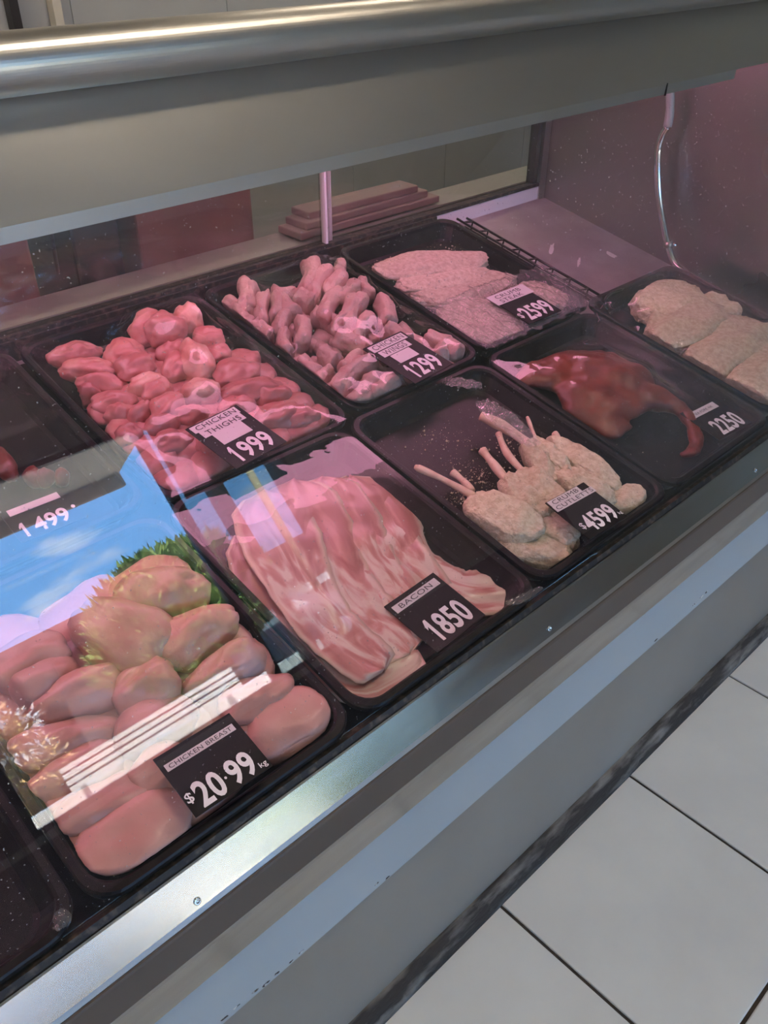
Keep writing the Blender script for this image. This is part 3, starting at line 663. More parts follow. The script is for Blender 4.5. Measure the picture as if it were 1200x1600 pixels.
# ------------------------------------------------------------------ bacon rashers
def bacon_mat():
    m, t, b = newmat('streaky_bacon')
    b.inputs['Roughness'].default_value = 0.38; b.inputs['Coat Weight'].default_value = 0.2
    uv = t.nodes.new('ShaderNodeUVMap'); mp_ = t.nodes.new('ShaderNodeMapping'); mp_.inputs['Scale'].default_value = (1.7, 1.6, 1)
    oi = t.nodes.new('ShaderNodeObjectInfo'); ad = t.nodes.new('ShaderNodeVectorMath'); ad.operation = 'ADD'
    ml = t.nodes.new('ShaderNodeVectorMath'); ml.operation = 'SCALE'; ml.inputs['Scale'].default_value = 37.0
    cx = t.nodes.new('ShaderNodeCombineXYZ'); t.links.new(oi.outputs['Random'], cx.inputs[0]); t.links.new(oi.outputs['Random'], cx.inputs[1])
    t.links.new(cx.outputs[0], ml.inputs[0]); t.links.new(uv.outputs[0], mp_.inputs['Vector'])
    t.links.new(mp_.outputs[0], ad.inputs[0]); t.links.new(ml.outputs[0], ad.inputs[1])
    n = t.nodes.new('ShaderNodeTexNoise'); n.inputs['Scale'].default_value = 2.0; n.inputs['Detail'].default_value = 5; n.inputs['Distortion'].default_value = 1.4
    t.links.new(ad.outputs[0], n.inputs['Vector'])
    sp = t.nodes.new('ShaderNodeSeparateXYZ'); t.links.new(uv.outputs[0], sp.inputs[0])
    # marbling grows towards the tail (u -> 1)
    mr = t.nodes.new('ShaderNodeMapRange'); mr.inputs['From Min'].default_value = 0.18; mr.inputs['From Max'].default_value = 0.45
    mr.inputs['To Min'].default_value = -0.16; mr.inputs['To Max'].default_value = 0.06; t.links.new(sp.outputs[0], mr.inputs['Value'])
    a2 = t.nodes.new('ShaderNodeMath'); a2.operation = 'ADD'; t.links.new(n.outputs['Fac'], a2.inputs[0]); t.links.new(mr.outputs[0], a2.inputs[1])
    r = t.nodes.new('ShaderNodeValToRGB'); e = r.color_ramp.elements
    e[0].position = 0.36; e[0].color = (0.36, 0.135, 0.12, 1); e[1].position = 0.64; e[1].color = (0.64, 0.50, 0.43, 1)
    e2 = r.color_ramp.elements.new(0.52); e2.color = (0.50, 0.235, 0.205, 1)
    t.links.new(a2.outputs[0], r.inputs['Fac'])
    # fat rind at the edges
    ab = t.nodes.new('ShaderNodeMath'); ab.operation = 'SUBTRACT'; ab.inputs[1].default_value = 0.5; t.links.new(sp.outputs[1], ab.inputs[0])
    ab2 = t.nodes.new('ShaderNodeMath'); ab2.operation = 'ABSOLUTE'; t.links.new(ab.outputs[0], ab2.inputs[0])
    m2 = t.nodes.new('ShaderNodeMapRange'); m2.inputs['From Min'].default_value = 0.40; m2.inputs['From Max'].default_value = 0.47; t.links.new(ab2.outputs[0], m2.inputs['Value'])
    mx = t.nodes.new('ShaderNodeMix'); mx.data_type = 'RGBA'; mx.inputs['B'].default_value = (0.62, 0.44, 0.35, 1)
    t.links.new(m2.outputs[0], mx.inputs['Factor']); t.links.new(r.outputs['Color'], mx.inputs['A']); t.links.new(mx.outputs['Result'], b.inputs['Base Color'])
    return m
M_bacon = bacon_mat()
def rasher(path, width, lift, seed, label, group=None):
    """path: pixels from the eye to the tail; width: metres along it"""
    P = smooth_path([dpx(x, y, 0.012 + lift) for x, y in path], 9); n = len(P); nv = 14
    vs = []; uvs = []
    for i, p in enumerate(P):
        u = i / (n - 1)
        d = (P[min(i + 1, n - 1)] - P[max(i - 1, 0)]).normalized(); s = DN.cross(d).normalized()
        # width profile: rounded eye, waist, tail
        k = u * (len(width) - 1); k0 = min(int(k), len(width) - 2); wd = width[k0] + (width[k0 + 1] - width[k0]) * (k - k0)
        cap = math.sqrt(max(0.0, 1 - (1 - min(u / 0.16, 1)) ** 2)) * math.sqrt(max(0.0, 1 - (1 - min((1 - u) / 0.08, 1)) ** 2))
        wd *= max(cap, 0.08)
        for j in range(nv + 1):
            c = j / nv - 0.5
            wob = 0.004 * noise.noise(Vector((u * 9, c * 2, seed * 7.3))) + 0.006 * noise.noise(Vector((u * 3, c * 5 + 9, seed * 3.1)))
            edge = 0.004 * noise.noise(Vector((u * 22, math.copysign(3, c), seed)))
            q = p + s * (c * wd + edge * abs(c) * 2) + DN * (max(wob, -0.004) + 0.004 * math.cos(c * 3.0))
            vs.append(q); uvs.append((u, j / nv))
    m1 = len(vs)
    vs += [v - DN * 0.0028 for v in vs]; uvs += uvs
    fs = []
    for i in range(n - 1):
        for j in range(nv):
            a = i * (nv + 1) + j; fs.append((a, a + 1, a + nv + 2, a + nv + 1)); fs.append((m1 + a, m1 + a + nv + 1, m1 + a + nv + 2, m1 + a + 1))
    for j in range(nv):
        fs.append((j, m1 + j, m1 + j + 1, j + 1)); a = (n - 1) * (nv + 1) + j; fs.append((a, a + 1, m1 + a + 1, m1 + a))
    for i in range(n - 1):
        a = i * (nv + 1); fs.append((a, a + nv + 1, m1 + a + nv + 1, m1 + a)); a += nv; fs.append((a, m1 + a, m1 + a + nv + 1, a + nv + 1))
    HEIGHTS.setdefault('bacon', []).extend(to_uvh(v) for v in vs[:m1])
    base = P[n // 2] - DN * 0.012
    me = mesh('bacon_rasher', [v - base for v in vs], fs, True)
    ul = me.uv_layers.new(name='UVMap')
    for lp in me.loops: ul.data[lp.index].uv = uvs[lp.vertex_index]
    return tag(link('bacon_rasher', me, None, M_bacon, base), label, 'bacon', group)
rasher([(578,760),(612,838),(668,892),(730,925),(806,918)], [.105,.115,.075,.075,.085,.075], 0.000, 1, 'bacon rasher with a rounded end curling up right of ticket 1850')
rasher([(545,745),(592,835),(648,905),(700,960)], [.11,.13,.10,.09,.08], 0.004, 2, 'bacon rasher fanned in its tray, under the upper edge of ticket 1850')
rasher([(505,745),(545,840),(600,925),(650,1000)], [.11,.13,.10,.09,.08], 0.008, 3, 'streaky bacon rasher in the middle of the fanned row', 'fanned bacon rashers')
rasher([(460,752),(500,850),(560,945),(640,1022)], [.11,.13,.10,.09,.08], 0.012, 4, 'streaky bacon rasher in the middle of the fanned row', 'fanned bacon rashers')
rasher([(414,770),(450,870),(510,975),(600,1048)], [.11,.12,.09,.08,.075], 0.016, 5, 'bacon rasher lying uppermost in the fanned row')
rasher([(384,830),(412,905),(468,985),(556,1066),(652,1020)], [.06,.08,.07,.06,.07,.06], 0.004, 6, 'bacon rasher curving round the front rim left of ticket 1850')

# ------------------------------------------------------------------ glazed pork leg (one continuous body)
def voxel_body(name, blobs, m, key, vox=0.006):
    vs = []; fs = []
    for (x1, y1, x2, y2, wp, h, th, sd) in blobs:
        a = dpx(x1, y1, h); b = dpx(x2, y2, h); c = (a + b) / 2; X = b - a; L = X.length; X.normalize(); Y = DN.cross(X).normalized()
        W = wp * depth(c) / F * 1.4; v0, f0 = ICO[3]; o0 = len(vs)
        for p in v0:
            k = 1 + 0.10 * fnoise(p, 1.4, sd)
            vs.append(c + X * (p.x * L * .54 * k) + Y * (p.y * W * .5 * k) + DN * (p.z * th * k))
        fs += [tuple(o0 + q for q in f) for f in f0]
    me = mesh(name, vs, fs); ob = bpy.data.objects.new(name, me); COL.objects.link(ob)
    r = ob.modifiers.new('r', 'REMESH'); r.mode = 'VOXEL'; r.voxel_size = vox
    s = ob.modifiers.new('s', 'SMOOTH'); s.iterations = 5; s.factor = 0.6
    dg = bpy.context.evaluated_depsgraph_get(); dg.update()
    me2 = bpy.data.meshes.new_from_object(ob.evaluated_get(dg)); bpy.data.objects.remove(ob)
    for v in me2.vertices:
        v.co += DN * (0.007 * noise.noise(v.co * 26) + 0.003 * noise.noise(v.co * 60))
    HEIGHTS.setdefault(key, []).extend(to_uvh(v.co) for v in me2.vertices)
    base = dpx(930, 610, 0.006)
    for v in me2.vertices: v.co -= base
    me2.polygons.foreach_set('use_smooth', [True] * len(me2.polygons)); me2.materials.clear()
    return link(name, me2, None, m, base)
pork = voxel_body('glazed_pork_leg', [(812,596,960,560,56,.030,.022,1),(880,572,1022,600,78,.036,.028,2),(870,610,1010,628,74,.030,.024,3),(880,630,985,668,44,.022,.016,4),(925,660,975,680,30,.018,.012,5),
    (985,612,1050,632,40,.034,.022,6),(1030,618,1072,644,26,.034,.015,7),(1058,632,1090,672,20,.032,.012,8),(1080,660,1094,700,18,.028,.011,9),(1090,690,1078,716,18,.022,.010,10),(1082,708,1062,716,15,.018,.008,11)], M_pork, 'pork')
tag(pork, 'dark red glazed pork leg with a bent shank in a black tray', 'pork')

# odd red pieces in the tray with ticket 1499
for i, q in enumerate([(58,752,84,742,22,.024), (40,738,66,756,20,.02), (84,752,110,742,18,.02), (-10,700,20,748,26,.024)]):
    tag(lump('diced_meat', *q, M_dred, 'mince', thick=.016, seed=i + 50, sub=3), 'dark red meat piece in the tray with ticket 1499', 'meat', 'red meat pieces')

# ------------------------------------------------------------------ price tickets
def ticket(name_label, corners, h, texts, strips, tilt=0.0, thickness=0.0012, hs=None):
    P = [dpx(x, y, h) for x, y in corners]; TL, TR_, BR, BL = P
    c = (TL + TR_ + BR + BL) / 4
    X = ((TR_ - TL) + (BR - BL)).normalized(); Wd = ((TR_ - TL).length + (BR - BL).length) / 2; Hd = ((TL - BL).length + (TR_ - BR).length) / 2
    Y = ((TL - BL) + (TR_ - BR)); Y = (Y - X * Y.dot(X)).normalized(); Z = X.cross(Y)
    e = empty('price_ticket', c); m4 = Matrix((X, Y, Z)).transposed().to_4x4(); m4.translation = c; e.matrix_world = m4
    tag(e, name_label, 'price ticket', 'black price tickets')
    v, f = box_data(-Wd / 2, Wd / 2, -Hd / 2, Hd / 2, -thickness, 0); card = link('card', mesh('card', v, f), e, M_card); sts = []
    lx = lambda a: (a - 0.5) * Wd; ly = lambda b: (0.5 - b) * Hd
    for (a0, b0, a1, b1) in strips:
        v, f = box_data(lx(a0), lx(a1), ly(b1), ly(b0), 0.0, 0.0005); sts.append((link('label_strip', mesh('label_strip', v, f), e, M_lab), b0, b1))
    for (txt, a0, b0, a1, b1, kind) in texts:
        if kind == 'ink': put_text('lettering', txt, lx(a0), lx(a1), ly(b1), ly(b0), 0.0009, M_ink, next((q[0] for q in sts if q[1] <= (b0 + b1) / 2 <= q[2]), card))
        else: put_text('price_digits' if kind == 'big' else 'price_mark', txt, lx(a0), lx(a1), ly(b1), ly(b0), 0.0009, M_digit, card, bold=0.028 if kind == 'big' else 0.012)
    return e
ticket('black ticket lettered CHICKEN BREAST with price 20.99', [(245,1180),(362,1115),(422,1195),(300,1285)], .072,
    [('CHICKEN BREAST', .09, .185, .90, .25, 'ink'), ('$', .02, .66, .105, .83, 'small'), ('20', .13, .585, .46, .97, 'big'), ('.', .485, .76, .515, .80, 'small'), ('99', .54, .585, .86, .97, 'big'), ('kg', .875, .86, .97, .97, 'small')], [(.05, .16, .94, .27)])
ticket('black ticket lettered BACON with price 1850', [(603,945),(677,895),(758,960),(680,1022)], .030,
    [('BACON', .16, .105, .80, .185, 'ink'), ('1', .17, .52, .26, .93, 'big'), ('850', .33, .52, .88, .93, 'big')], [(.06, .08, .93, .21)])
ticket('black ticket lettered CRUMB CUTLETTS with price 4599', [(848,788),(907,757),(985,803),(925,840)], .064,
    [('CRUMB', .10, .035, .74, .125, 'ink'), ('CUTLETTS', .06, .165, .99, .25, 'ink'), ('$', .08, .66, .17, .82, 'small'), ('4599', .19, .56, .90, .94, 'big'), ('kg', .91, .83, .99, .92, 'small')], [(.03, .01, .80, .145), (.02, .145, 1.03, .275)])
ticket('black ticket with a narrow white label and price 2250, beside the pork shank', [(1073,642),(1118,620),(1172,660),(1114,692)], .040,
    [('SEA PORK NK', .20, .165, .72, .23, 'ink'), ('2250', .20, .50, .90, .95, 'big')], [(.08, .10, .84, .28)])
ticket('black ticket lettered CRUMB STEAK with price 2599', [(772,464),(822,443),(869,488),(818,508)], .055,
    [('CRUMB', .12, .03, .86, .13, 'ink'), ('STEAK', .12, .165, .78, .265, 'ink'), ('$', .02, .66, .12, .83, 'small'), ('2599', .15, .54, .93, .95, 'big')], [(-.04, -.02, 1.06, .29)])
ticket('black ticket lettered CHICKEN WINGS with price 1299', [(584,541),(643,512),(691,574),(631,604)], .072,
    [('CHICKEN', .14, .05, .90, .15, 'ink'), ('WINGS', .20, .215, .76, .315, 'ink'), ('1', .16, .62, .24, .95, 'big'), ('299', .32, .62, .88, .95, 'big')], [(.08, .03, .95, .175), (.13, .195, .84, .335), (.24, .35, .72, .56)])
ticket('black ticket lettered CHICKEN THIGHS with price 1999', [(297,666),(373,632),(444,690),(362,738)], .078,
    [('CHICKEN', .12, .045, .88, .135, 'ink'), ('THIGHS', .18, .19, .84, .285, 'ink'), ('1', .15, .62, .23, .95, 'big'), ('999', .32, .62, .88, .95, 'big')], [(.05, .02, .93, .16), (.10, .16, .90, .305), (.22, .305, .78, .55)])
ticket('black ticket with spaced price digits 1499, behind the chicken breasts', [(-4,800),(88,764),(140,806),(34,848)], .046,
    [('1', .10, .52, .18, .92, 'big'), ('499', .30, .52, .84, .92, 'big'), ('.', .93, .56, .99, .66, 'small')], [(.1, .08, .9, .26)])

# ------------------------------------------------------------------ cling film
def film(key, label, u0, u1, v0, v1, pts, amp, seed, nu=64, nv=64, clear=0.0025, h0=RIM + 0.003, m=None, name='cling_film', relax=18, edge=None, freq=(22, 30)):
    m = m or M_film
    H = [[h0] * (nv + 1) for _ in range(nu + 1)]
    for (u, v, h) in pts:
        i = (u - u0) / (u1 - u0) * nu; j = (v - v0) / (v1 - v0) * nv
        for di in (0, 1):
            for dj in (0, 1):
                a, b = int(i) + di, int(j) + dj
                if 0 <= a <= nu and 0 <= b <= nv: H[a][b] = max(H[a][b], h + clear)
    B = [r[:] for r in H]
    for _ in range(relax):
        G = [r[:] for r in H]
        for a in range(1, nu):
            for b in range(1, nv):
                G[a][b] = max(B[a][b], 0.25 * (H[a - 1][b] + H[a + 1][b] + H[a][b - 1] + H[a][b + 1]))
        H = G
    for _ in range(2):
        G = [r[:] for r in H]
        for a in range(1, nu):
            for b in range(1, nv):
                G[a][b] = max(B[a][b], 0.5 * H[a][b] + 0.125 * (H[a - 1][b] + H[a + 1][b] + H[a][b - 1] + H[a][b + 1]))
        H = G
    base = deck((u0 + u1) / 2, (v0 + v1) / 2, h0)
    vs = []
    for a in range(nu + 1):
        for b in range(nv + 1):
            u = u0 + (u1 - u0) * a / nu; v = v0 + (v1 - v0) * b / nv
            ed = min(a, nu - a, b, nv - b) / 6.0
            wv_ = amp * max(0.0, noise.noise(Vector((u * freq[0], v * freq[1], seed))) + 0.35) * min(1, ed)
            du = dv = 0.0
            if edge:
                if b == nv or b == 0: dv = edge * noise.noise(Vector((u * 40, seed, 3)))
            vs.append(deck(u + du, v + dv, H[a][b] + wv_) - base)
    fs = [(a * (nv + 1) + b, (a + 1) * (nv + 1) + b, (a + 1) * (nv + 1) + b + 1, a * (nv + 1) + b + 1) for a in range(nu) for b in range(nv)]
    o = link(name, mesh(name, vs, fs, True), None, m, base)
    return tag(o, label, 'cling film')
def rect(key, i=0.004):
    a = TR[key]; return a[0] + i, a[1] - i, a[2] + i, a[3] - i
film('thigh', 'clear cling film stretched over the chicken thigh tray', *rect('thigh'), HEIGHTS['thigh'], 0.0012, 3.0, relax=40)
film('wing', 'clear cling film stretched over the chicken wing tray', *rect('wing', 0.012), HEIGHTS['wing'], 0.0015, 5.0, relax=40)
a = TR['bacon']; film('bacon', 'clear cling film stretched over the bacon tray', a[0] + .004, a[1] - .004, a[2] + .004, a[3] - .004, HEIGHTS['bacon'], 0.0008, 7.0, relax=40)
film('pork', 'clear cling film stretched over the glazed pork tray', *rect('pork'), HEIGHTS['pork'], 0.002, 9.0)
film('schn', 'clear cling film stretched over the schnitzel tray', *rect('schnitzel'), HEIGHTS['schn'], 0.002, 13.0)
film('mince', 'clear cling film stretched over the tray with ticket 1499', *rect('mince'), HEIGHTS['mince'], 0.002, 15.0)
a = TR['steak']; film('steak', 'crumpled cling film pulled over the front half of the crumbed steaks', a[0] + .004, a[1] + .02, a[2] - .002, a[2] + 0.165, HEIGHTS['steak'], 0.008, 17.0, m=M_filmc, edge=0.02, nu=150, nv=80, freq=(95, 40))
# twisted film scraps
def scrap(path, wid, label, seed):
    P = smooth_path([dpx(x, y, h) for x, y, h in path], 8); n = len(P); vs = []; nv = 8
    for i, p in enumerate(P):
        d = (P[min(i + 1, n - 1)] - P[max(i - 1, 0)]).normalized(); s = DN.cross(d).normalized()
        ww = wid * (0.5 + 0.5 * math.sin(math.pi * i / (n - 1)))
        for j in range(nv + 1):
            c = j / nv - .5
            vs.append(p + s * c * ww + DN * (0.006 * noise.noise(Vector((i * .7, j * 1.4, seed))) + 0.004))
    fs = [(i * (nv + 1) + j, i * (nv + 1) + j + 1, (i + 1) * (nv + 1) + j + 1, (i + 1) * (nv + 1) + j) for i in range(n - 1) for j in range(nv)]
    base = P[0]; tag(link('film_scrap', mesh('film_scrap', [v - base for v in vs], fs, True), None, M_filmc, base), label, 'cling film')
scrap([(752, 628, .06), (770, 645, .062), (800, 668, .06), (835, 700, .062)], 0.05, 'twisted cling film around the cutlet bones', 2.0)
scrap([(690, 598, .046), (715, 600, .047), (752, 605, .046)], 0.03, 'bunched cling film at the front rim of the wing tray', 4.0)
scrap([(870, 470, .05), (890, 468, .056), (915, 474, .05)], 0.07, 'bunched cling film at the right corner of the steak tray', 6.0)
scrap([(790, 945, .044), (812, 940, .046), (845, 920, .045)], 0.012, 'torn curl of cling film at the front rim right of the bacon', 8.0)
scrap([(85, 1448, .044), (95, 1440, .05), (100, 1452, .044)], 0.02, 'small torn film curl between the breast tray and the bare tray', 10.0)

# ------------------------------------------------------------------ black wire rack beside the steak tray
wr = tag(empty('wire_rack', deck(1.575, 0.60, 0)), 'black wire rack standing between the steak tray and the bare deck', 'rack')
for uu, hh in ((1.556, 0.036), (1.592, 0.030), (1.592, 0.008)):
    tube('long_wire', [deck(uu, v, hh) for v in (0.42, 0.86)], 0.0030, M_wire, wr, seg=8)
for k in range(9):
    v = 0.44 + k * 0.05
    tube('cross_wire', [deck(1.556, v, 0.036), deck(1.592, v, 0.030), deck(1.592, v, 0.002)], 0.0022, M_wire, wr, seg=8)
hk = tag(tube('wire_hook', smooth_path([dpx(950, 482, .02), dpx(945, 470, .045), dpx(955, 458, .05), dpx(972, 452, .05)], 5), 0.003, M_wire), 'small bent black wire hook between the pork and schnitzel trays', 'hook')

# ------------------------------------------------------------------ staff side: things behind the case
zs = bk.z + 0.05
xa, xb = on_y(395, 340, RY + .2).x, on_y(610, 330, RY + .2).x
pp = tag(empty('paper_stack', ((xa + xb) / 2, RY + 0.18, zs)), 'stack of pinkish butcher paper lying on the rear work shelf', 'paper')
pm = mat('pink_butcher_paper', (0.34, 0.28, 0.26), 0.7, col2=(0.30, 0.25, 0.23), scale=10)
for k in range(3):
    o = box('paper_sheet', xa + .02 * k, xb - .03 * k, RY + 0.030 + .008 * k, RY + 0.11, zs + .016 * k, zs + .016 * (k + 1), pm, pp, bev=0.003)
    o.rotation_euler = (0, 0, 0.05 * math.sin(k * 2.1) * 0.3)
# brown crates on the rear shelf
cm = mat('brown_crate', (0.19, 0.10, 0.09), 0.6, col2=(0.24, 0.14, 0.12), scale=6)
for i, (x0, x1) in enumerate(((0.10, 0.62), (0.70, 0.80), (0.84, 1.12))):
    e = tag(empty('crate', ((x0 + x1) / 2, RY + 0.33, 0.0)), ['wide brown cardboard crate behind the rear doors', 'narrow dark upright crate behind the rear doors', 'brown cardboard crate next to the folded paper'][i], 'crate')
    z1 = (1.12, 1.10, 1.11)[i]
    box('crate_body', x0, x1, RY + 0.16, RY + 0.50, 0.0, z1, cm if i != 1 else M_frame, e, bev=0.006)
    box('crate_lid', x0 - 0.006, x1 + 0.006, RY + 0.155, RY + 0.505, z1, z1 + 0.015, cm, e)
tag(tube('hanging_cable', smooth_path([(0.66, RY + 0.15, 1.17), (0.665, RY + 0.15, 1.05), (0.655, RY + 0.145, 0.86)], 5), 0.004, M_frame), 'thin black cable hanging between the crates', 'cable')
for i, px in enumerate((18, 85)):
    p = on_y(px, 10, 2.97)
    tag(box('wall_pipe', p.x - .014, p.x + .014, 2.95, 2.99, 0.02, 2.88, M_cream if i else M_frame), ['dark vertical pipe on the back wall', 'cream vertical pipe on the back wall'][i], 'pipe')

# ------------------------------------------------------------------ shop front hangings, seen mirrored in the glass
tag(tube('pole', [(3.68, -5.40, -0.06), (3.68, -5.40, 3.3)], 0.036, mat('cream_pole', (0.78, 0.62, 0.38), 0.6), seg=16), 'slim cream painted pole standing on the pavement outside the window', 'pole')
bl = tag(empty('roller_blind', (2.6, SY + 0.05, 2.3)), 'grey roller blind half down over the tinted window', 'blind')
tube('blind_roller', [(2.2, SY + 0.05, 2.30), (3.0, SY + 0.05, 2.30)], 0.03, M_frame, bl)
box('blind_cloth', 2.22, 2.99, SY + 0.018, SY + 0.021, 1.80, 2.30, mat('blind_grey', (0.16, 0.15, 0.14), 0.8), bl)
box('blind_bar', 2.22, 2.99, SY + 0.012, SY + 0.027, 1.77, 1.80, M_frame, bl)
ys = tag(empty('window_sign', (2.32, SY - 0.03, 1.22)), 'yellow paper sign with a black 9 stuck inside the tinted window', 'sign')
box('paper', 2.235, 2.41, SY - 0.030, SY - 0.028, 1.20, 1.42, mat('yellow_paper', (0.62, 0.52, 0.10), 0.7), ys)
n9 = put_text('sign_digit', '9', -0.04, 0.04, -0.06, 0.06, 0, M_ink, ys, bold=0.02)
n9.rotation_euler = (math.pi / 2, 0, 0); n9.location = Vector((2.30, SY - 0.0275, 1.33)) - ys.location

# ------------------------------------------------------------------ outdoors
M_asph = mat('asphalt', (0.20, 0.19, 0.18), 0.9, col2=(0.25, 0.24, 0.22), scale=6)
M_pave = mat('pavement', (0.48, 0.44, 0.38), 0.85, col2=(0.54, 0.50, 0.43), scale=4)
M_wht = mat('white_timber', (0.80, 0.78, 0.72), 0.6)
M_leaf = mat('leaf_green', (0.11, 0.20, 0.035), 0.6, col2=(0.26, 0.34, 0.07), scale=3)
M_leaf2 = mat('leaf_olive', (0.26, 0.25, 0.07), 0.6, col2=(0.55, 0.33, 0.15), scale=5)
M_bark = mat('bark', (0.07, 0.05, 0.035), 0.9)
M_far = mat('far_brick', (0.07, 0.045, 0.042), 0.8, col2=(0.09, 0.06, 0.055), scale=2)
tag(box('pavement', -30, 30, -7.0, SY - 0.16, -0.2, -0.06, M_pave), kind='structure')
tag(box('road', -60, 60, -60, -7.0, -0.3, -0.16, M_asph), kind='structure')
tag(box('roof_1', -3.4, 5.2, -3.9, 3.4, 3.0, 3.1, M_frame), kind='structure')
# verandah
ve = tag(empty('verandah', (0, -5.6, -0.06)), 'brown verandah roof over the pavement outside the shop window', 'verandah')
VZ = 2.50
box('soffit', -9, 2.70, -5.6, SY - 0.12, VZ + 0.12, VZ + 0.16, mat('soffit_beige', (0.80, 0.70, 0.56), 0.7), ve)
box('fascia', -9, 2.70, -5.66, -5.6, VZ, VZ + 0.30, mat('fascia_brown', (0.66, 0.56, 0.46), 0.7), ve)
for k, x in enumerate((-4.0, 1.0)):
    box('soffit_board', x - 1.2, x + 0.4, -5.2, -4.9, VZ + 0.09, VZ + 0.12, M_cream, ve)
for x in (3.36, 4.02):
    tag(box('verandah_post', x - 0.07, x + 0.07, -5.6, -5.46, -0.06, 3.4, M_frame, bev=0.01), 'square black steel post on the pavement outside', 'post', 'verandah posts')
# low white wall and slatted bench in the sun
tag(box('low_wall', -8, 4.4, -7.5, -7.3, -0.16, 0.44, M_wht, bev=0.01), 'long low white painted wall along the kerb outside', 'wall')
bn = tag(empty('slatted_bench', (2.0, -7.05, -0.06)), 'white slatted timber bench in the sun outside the window', 'bench')
for k in range(4):
    z = 0.455 + k * 0.062
    box('back_slat', 1.38, 3.25, -7.06 - 0.012 * k, -7.035 - 0.012 * k, z, z + 0.044, M_wht, bn)
for k in range(4):
    box('seat_slat', 1.38, 3.25, -6.98 + k * 0.09, -6.91 + k * 0.09, 0.30, 0.325, M_wht, bn)
for x in (1.5, 3.1):
    box('leg', x - .03, x + .03, -7.04, -6.98, -0.06, 0.30, M_wht, bn); box('leg', x - .03, x + .03, -6.70, -6.64, -0.06, 0.30, M_wht, bn)
    box('back_post', x - .03, x + .03, -7.125, -7.10, -0.06, 0.69, M_wht, bn)
# trees and shrubs: leaf masses
def foliage(name, c, r, n, size, m, seed, parent, up=0.0):
    rnd = random.Random(seed); vs = []; fs = []
    for _ in range(n):
        while True:
            p = Vector((rnd.uniform(-1, 1), rnd.uniform(-1, 1), rnd.uniform(-1, 1)))
            if 0.35 < p.length < 1: break
        p = p.normalized() * p.length ** 0.4
        p *= 0.86 + 0.22 * noise.noise(p * 2.2 + Vector((seed, 0, 0)))
        q = Vector((p.x * r[0], p.y * r[1], p.z * r[2])) + c
        d = (p + Vector((rnd.gauss(0, .6), rnd.gauss(0, .6), rnd.gauss(0, .6) + up))).normalized()
        s = d.cross(Vector((rnd.gauss(0, 1), rnd.gauss(0, 1), rnd.gauss(0, 1)))).normalized()
        L = size * rnd.uniform(.6, 1.3); b = len(vs)
        vs += [q - s * L * .22, q + s * L * .22, q + d * L]; fs.append((b, b + 1, b + 2))
    return link(name, mesh(name, [v - parent.location for v in vs], fs), parent, m)
tr = tag(empty('bushy_tree', (5.0, -11.8, -0.16)), 'rounded bushy green tree across the road', 'tree')
foliage('foliage', Vector((4.75, -11.8, 1.72)), (1.75, 1.2, 1.18), 14000, 0.20, M_leaf, 3, tr, up=1.2)
tube('trunk', [(5.0, -11.8, -0.16), (5.02, -11.8, 0.6), (4.95, -11.8, 1.6)], [0.16, 0.13, 0.08], M_bark, tr)
sh = tag(empty('flowering_shrub', (0.95, -8.6, -0.16)), 'olive shrub with pale blossom behind the low white wall', 'shrub')
foliage('foliage', Vector((0.95, -8.6, 0.95)), (0.85, 0.6, 0.85), 4200, 0.11, M_leaf2, 5, sh)
foliage('blossom', Vector((1.25, -8.25, 1.20)), (0.5, 0.3, 0.35), 260, 0.09, M_wht, 6, sh)
tube('stem', [(0.95, -8.6, -0.16), (0.95, -8.6, 0.8)], [0.05, 0.03], M_bark, sh)
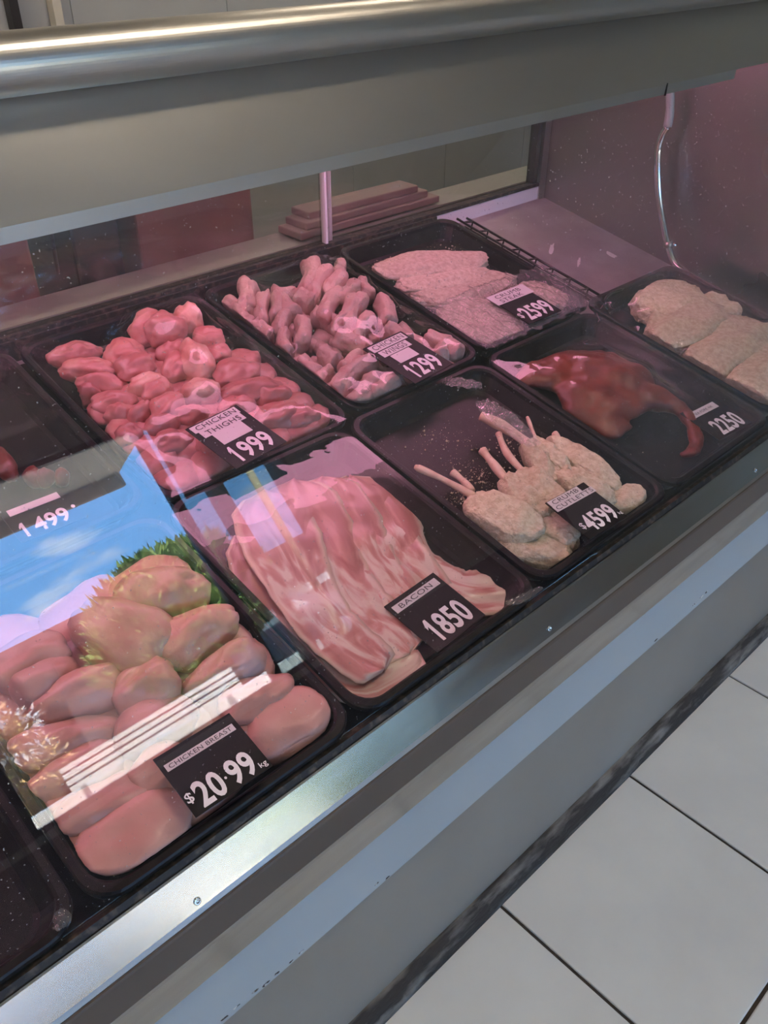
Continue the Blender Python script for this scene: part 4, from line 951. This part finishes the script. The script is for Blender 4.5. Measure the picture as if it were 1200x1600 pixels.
# building across the road
fb = tag(empty('brick_building', (-1.0, -18, -0.16)), 'long low dark brick building with a flat roof across the road', 'building')
box('wall', -14, 6.9, -24, -18, -0.16, 3.05, M_far, fb)
box('roof_edge', -14.3, 7.0, -24.2, -17.6, 3.02, 3.22, M_frame, fb)
for x in (-6, -3, 0.2, 1.4):
    wdw = box('window', x, x + 0.9, -18.03, -18.0, 0.9, 2.0, mat('far_pane', (0.10, 0.11, 0.12), 0.15), fb)
box('door', 3.0, 3.9, -18.04, -18.0, -0.16, 2.0, mat('far_door_grey', (0.20, 0.20, 0.19), 0.6), fb)
lv = box('louvre', 4.05, 5.05, -18.05, -18.0, 2.12, 2.62, M_wht, fb)
for k in range(6):
    box('louvre_blade', 4.08, 5.02, -18.10, -18.05, 2.15 + k * 0.08, 2.19 + k * 0.08, M_wht, fb)
# right side far building with white awnings
f2 = tag(empty('dark_shop', (12, -17, -0.16)), 'dark shop building with two white awnings across the road', 'building')
box('wall', 7.2, 16, -22, -17, -0.16, 2.45, M_frame, f2)
for x, z in ((7.6, 1.28), (9.4, 1.15)):
    box('awning', x, x + 1.1, -17.0, -16.4, z, z + 0.18, M_wht, f2)
# car
def car(x, y, rot):
    e = empty('parked_car', (x, y, -0.16))
    prof = [(-2.1, .35), (-2.15, .62), (-2.0, .85), (-1.35, .95), (-0.75, 1.38), (0.75, 1.42), (1.35, 1.02), (1.95, .92), (2.15, .70), (2.12, .35)]
    def ex(name, pr, w_, m_):
        n = len(pr); vs = [(p[0], -w_, p[1]) for p in pr] + [(p[0], w_, p[1]) for p in pr]
        fs = [tuple(range(n)), tuple(range(2 * n - 1, n - 1, -1))] + [(i, n + i, n + (i + 1) % n, (i + 1) % n) for i in range(n)]
        me = mesh(name, vs, fs); bevel_me(me, 0.05, 2); return link(name, me, e, m_)
    ex('body', prof, 0.85, mat('car_paint_dark_blue', (0.05, 0.08, 0.12), 0.2, 0.4, coat=1.0))
    gm = mat('car_window', (0.35, 0.42, 0.44), 0.1)
    ex('side_glass', [(-1.15, .96), (-0.68, 1.31), (0.68, 1.34), (1.12, 1.0)], 0.862, gm)
    for wx in (-1.35, 1.35):
        for wy in (-0.80, 0.80):
            wv2, wf2 = tube_data([Vector((wx, wy - .10, .32)), Vector((wx, wy + .10, .32))], 0.32, 18)
            wh = link('wheel', mesh('wheel', wv2, wf2), e, M_frame)
            hv, hf = tube_data([Vector((wx, wy - .11, .32)), Vector((wx, wy + .11, .32))], 0.19, 10)
            link('hub', mesh('hub', hv, hf), wh, M_chrome)
    e.rotation_euler = (0, 0, rot)
    return e
tag(car(7.4, -15.3, math.radians(20)), 'dark blue car parked across the road beside the bushy tree', 'car')
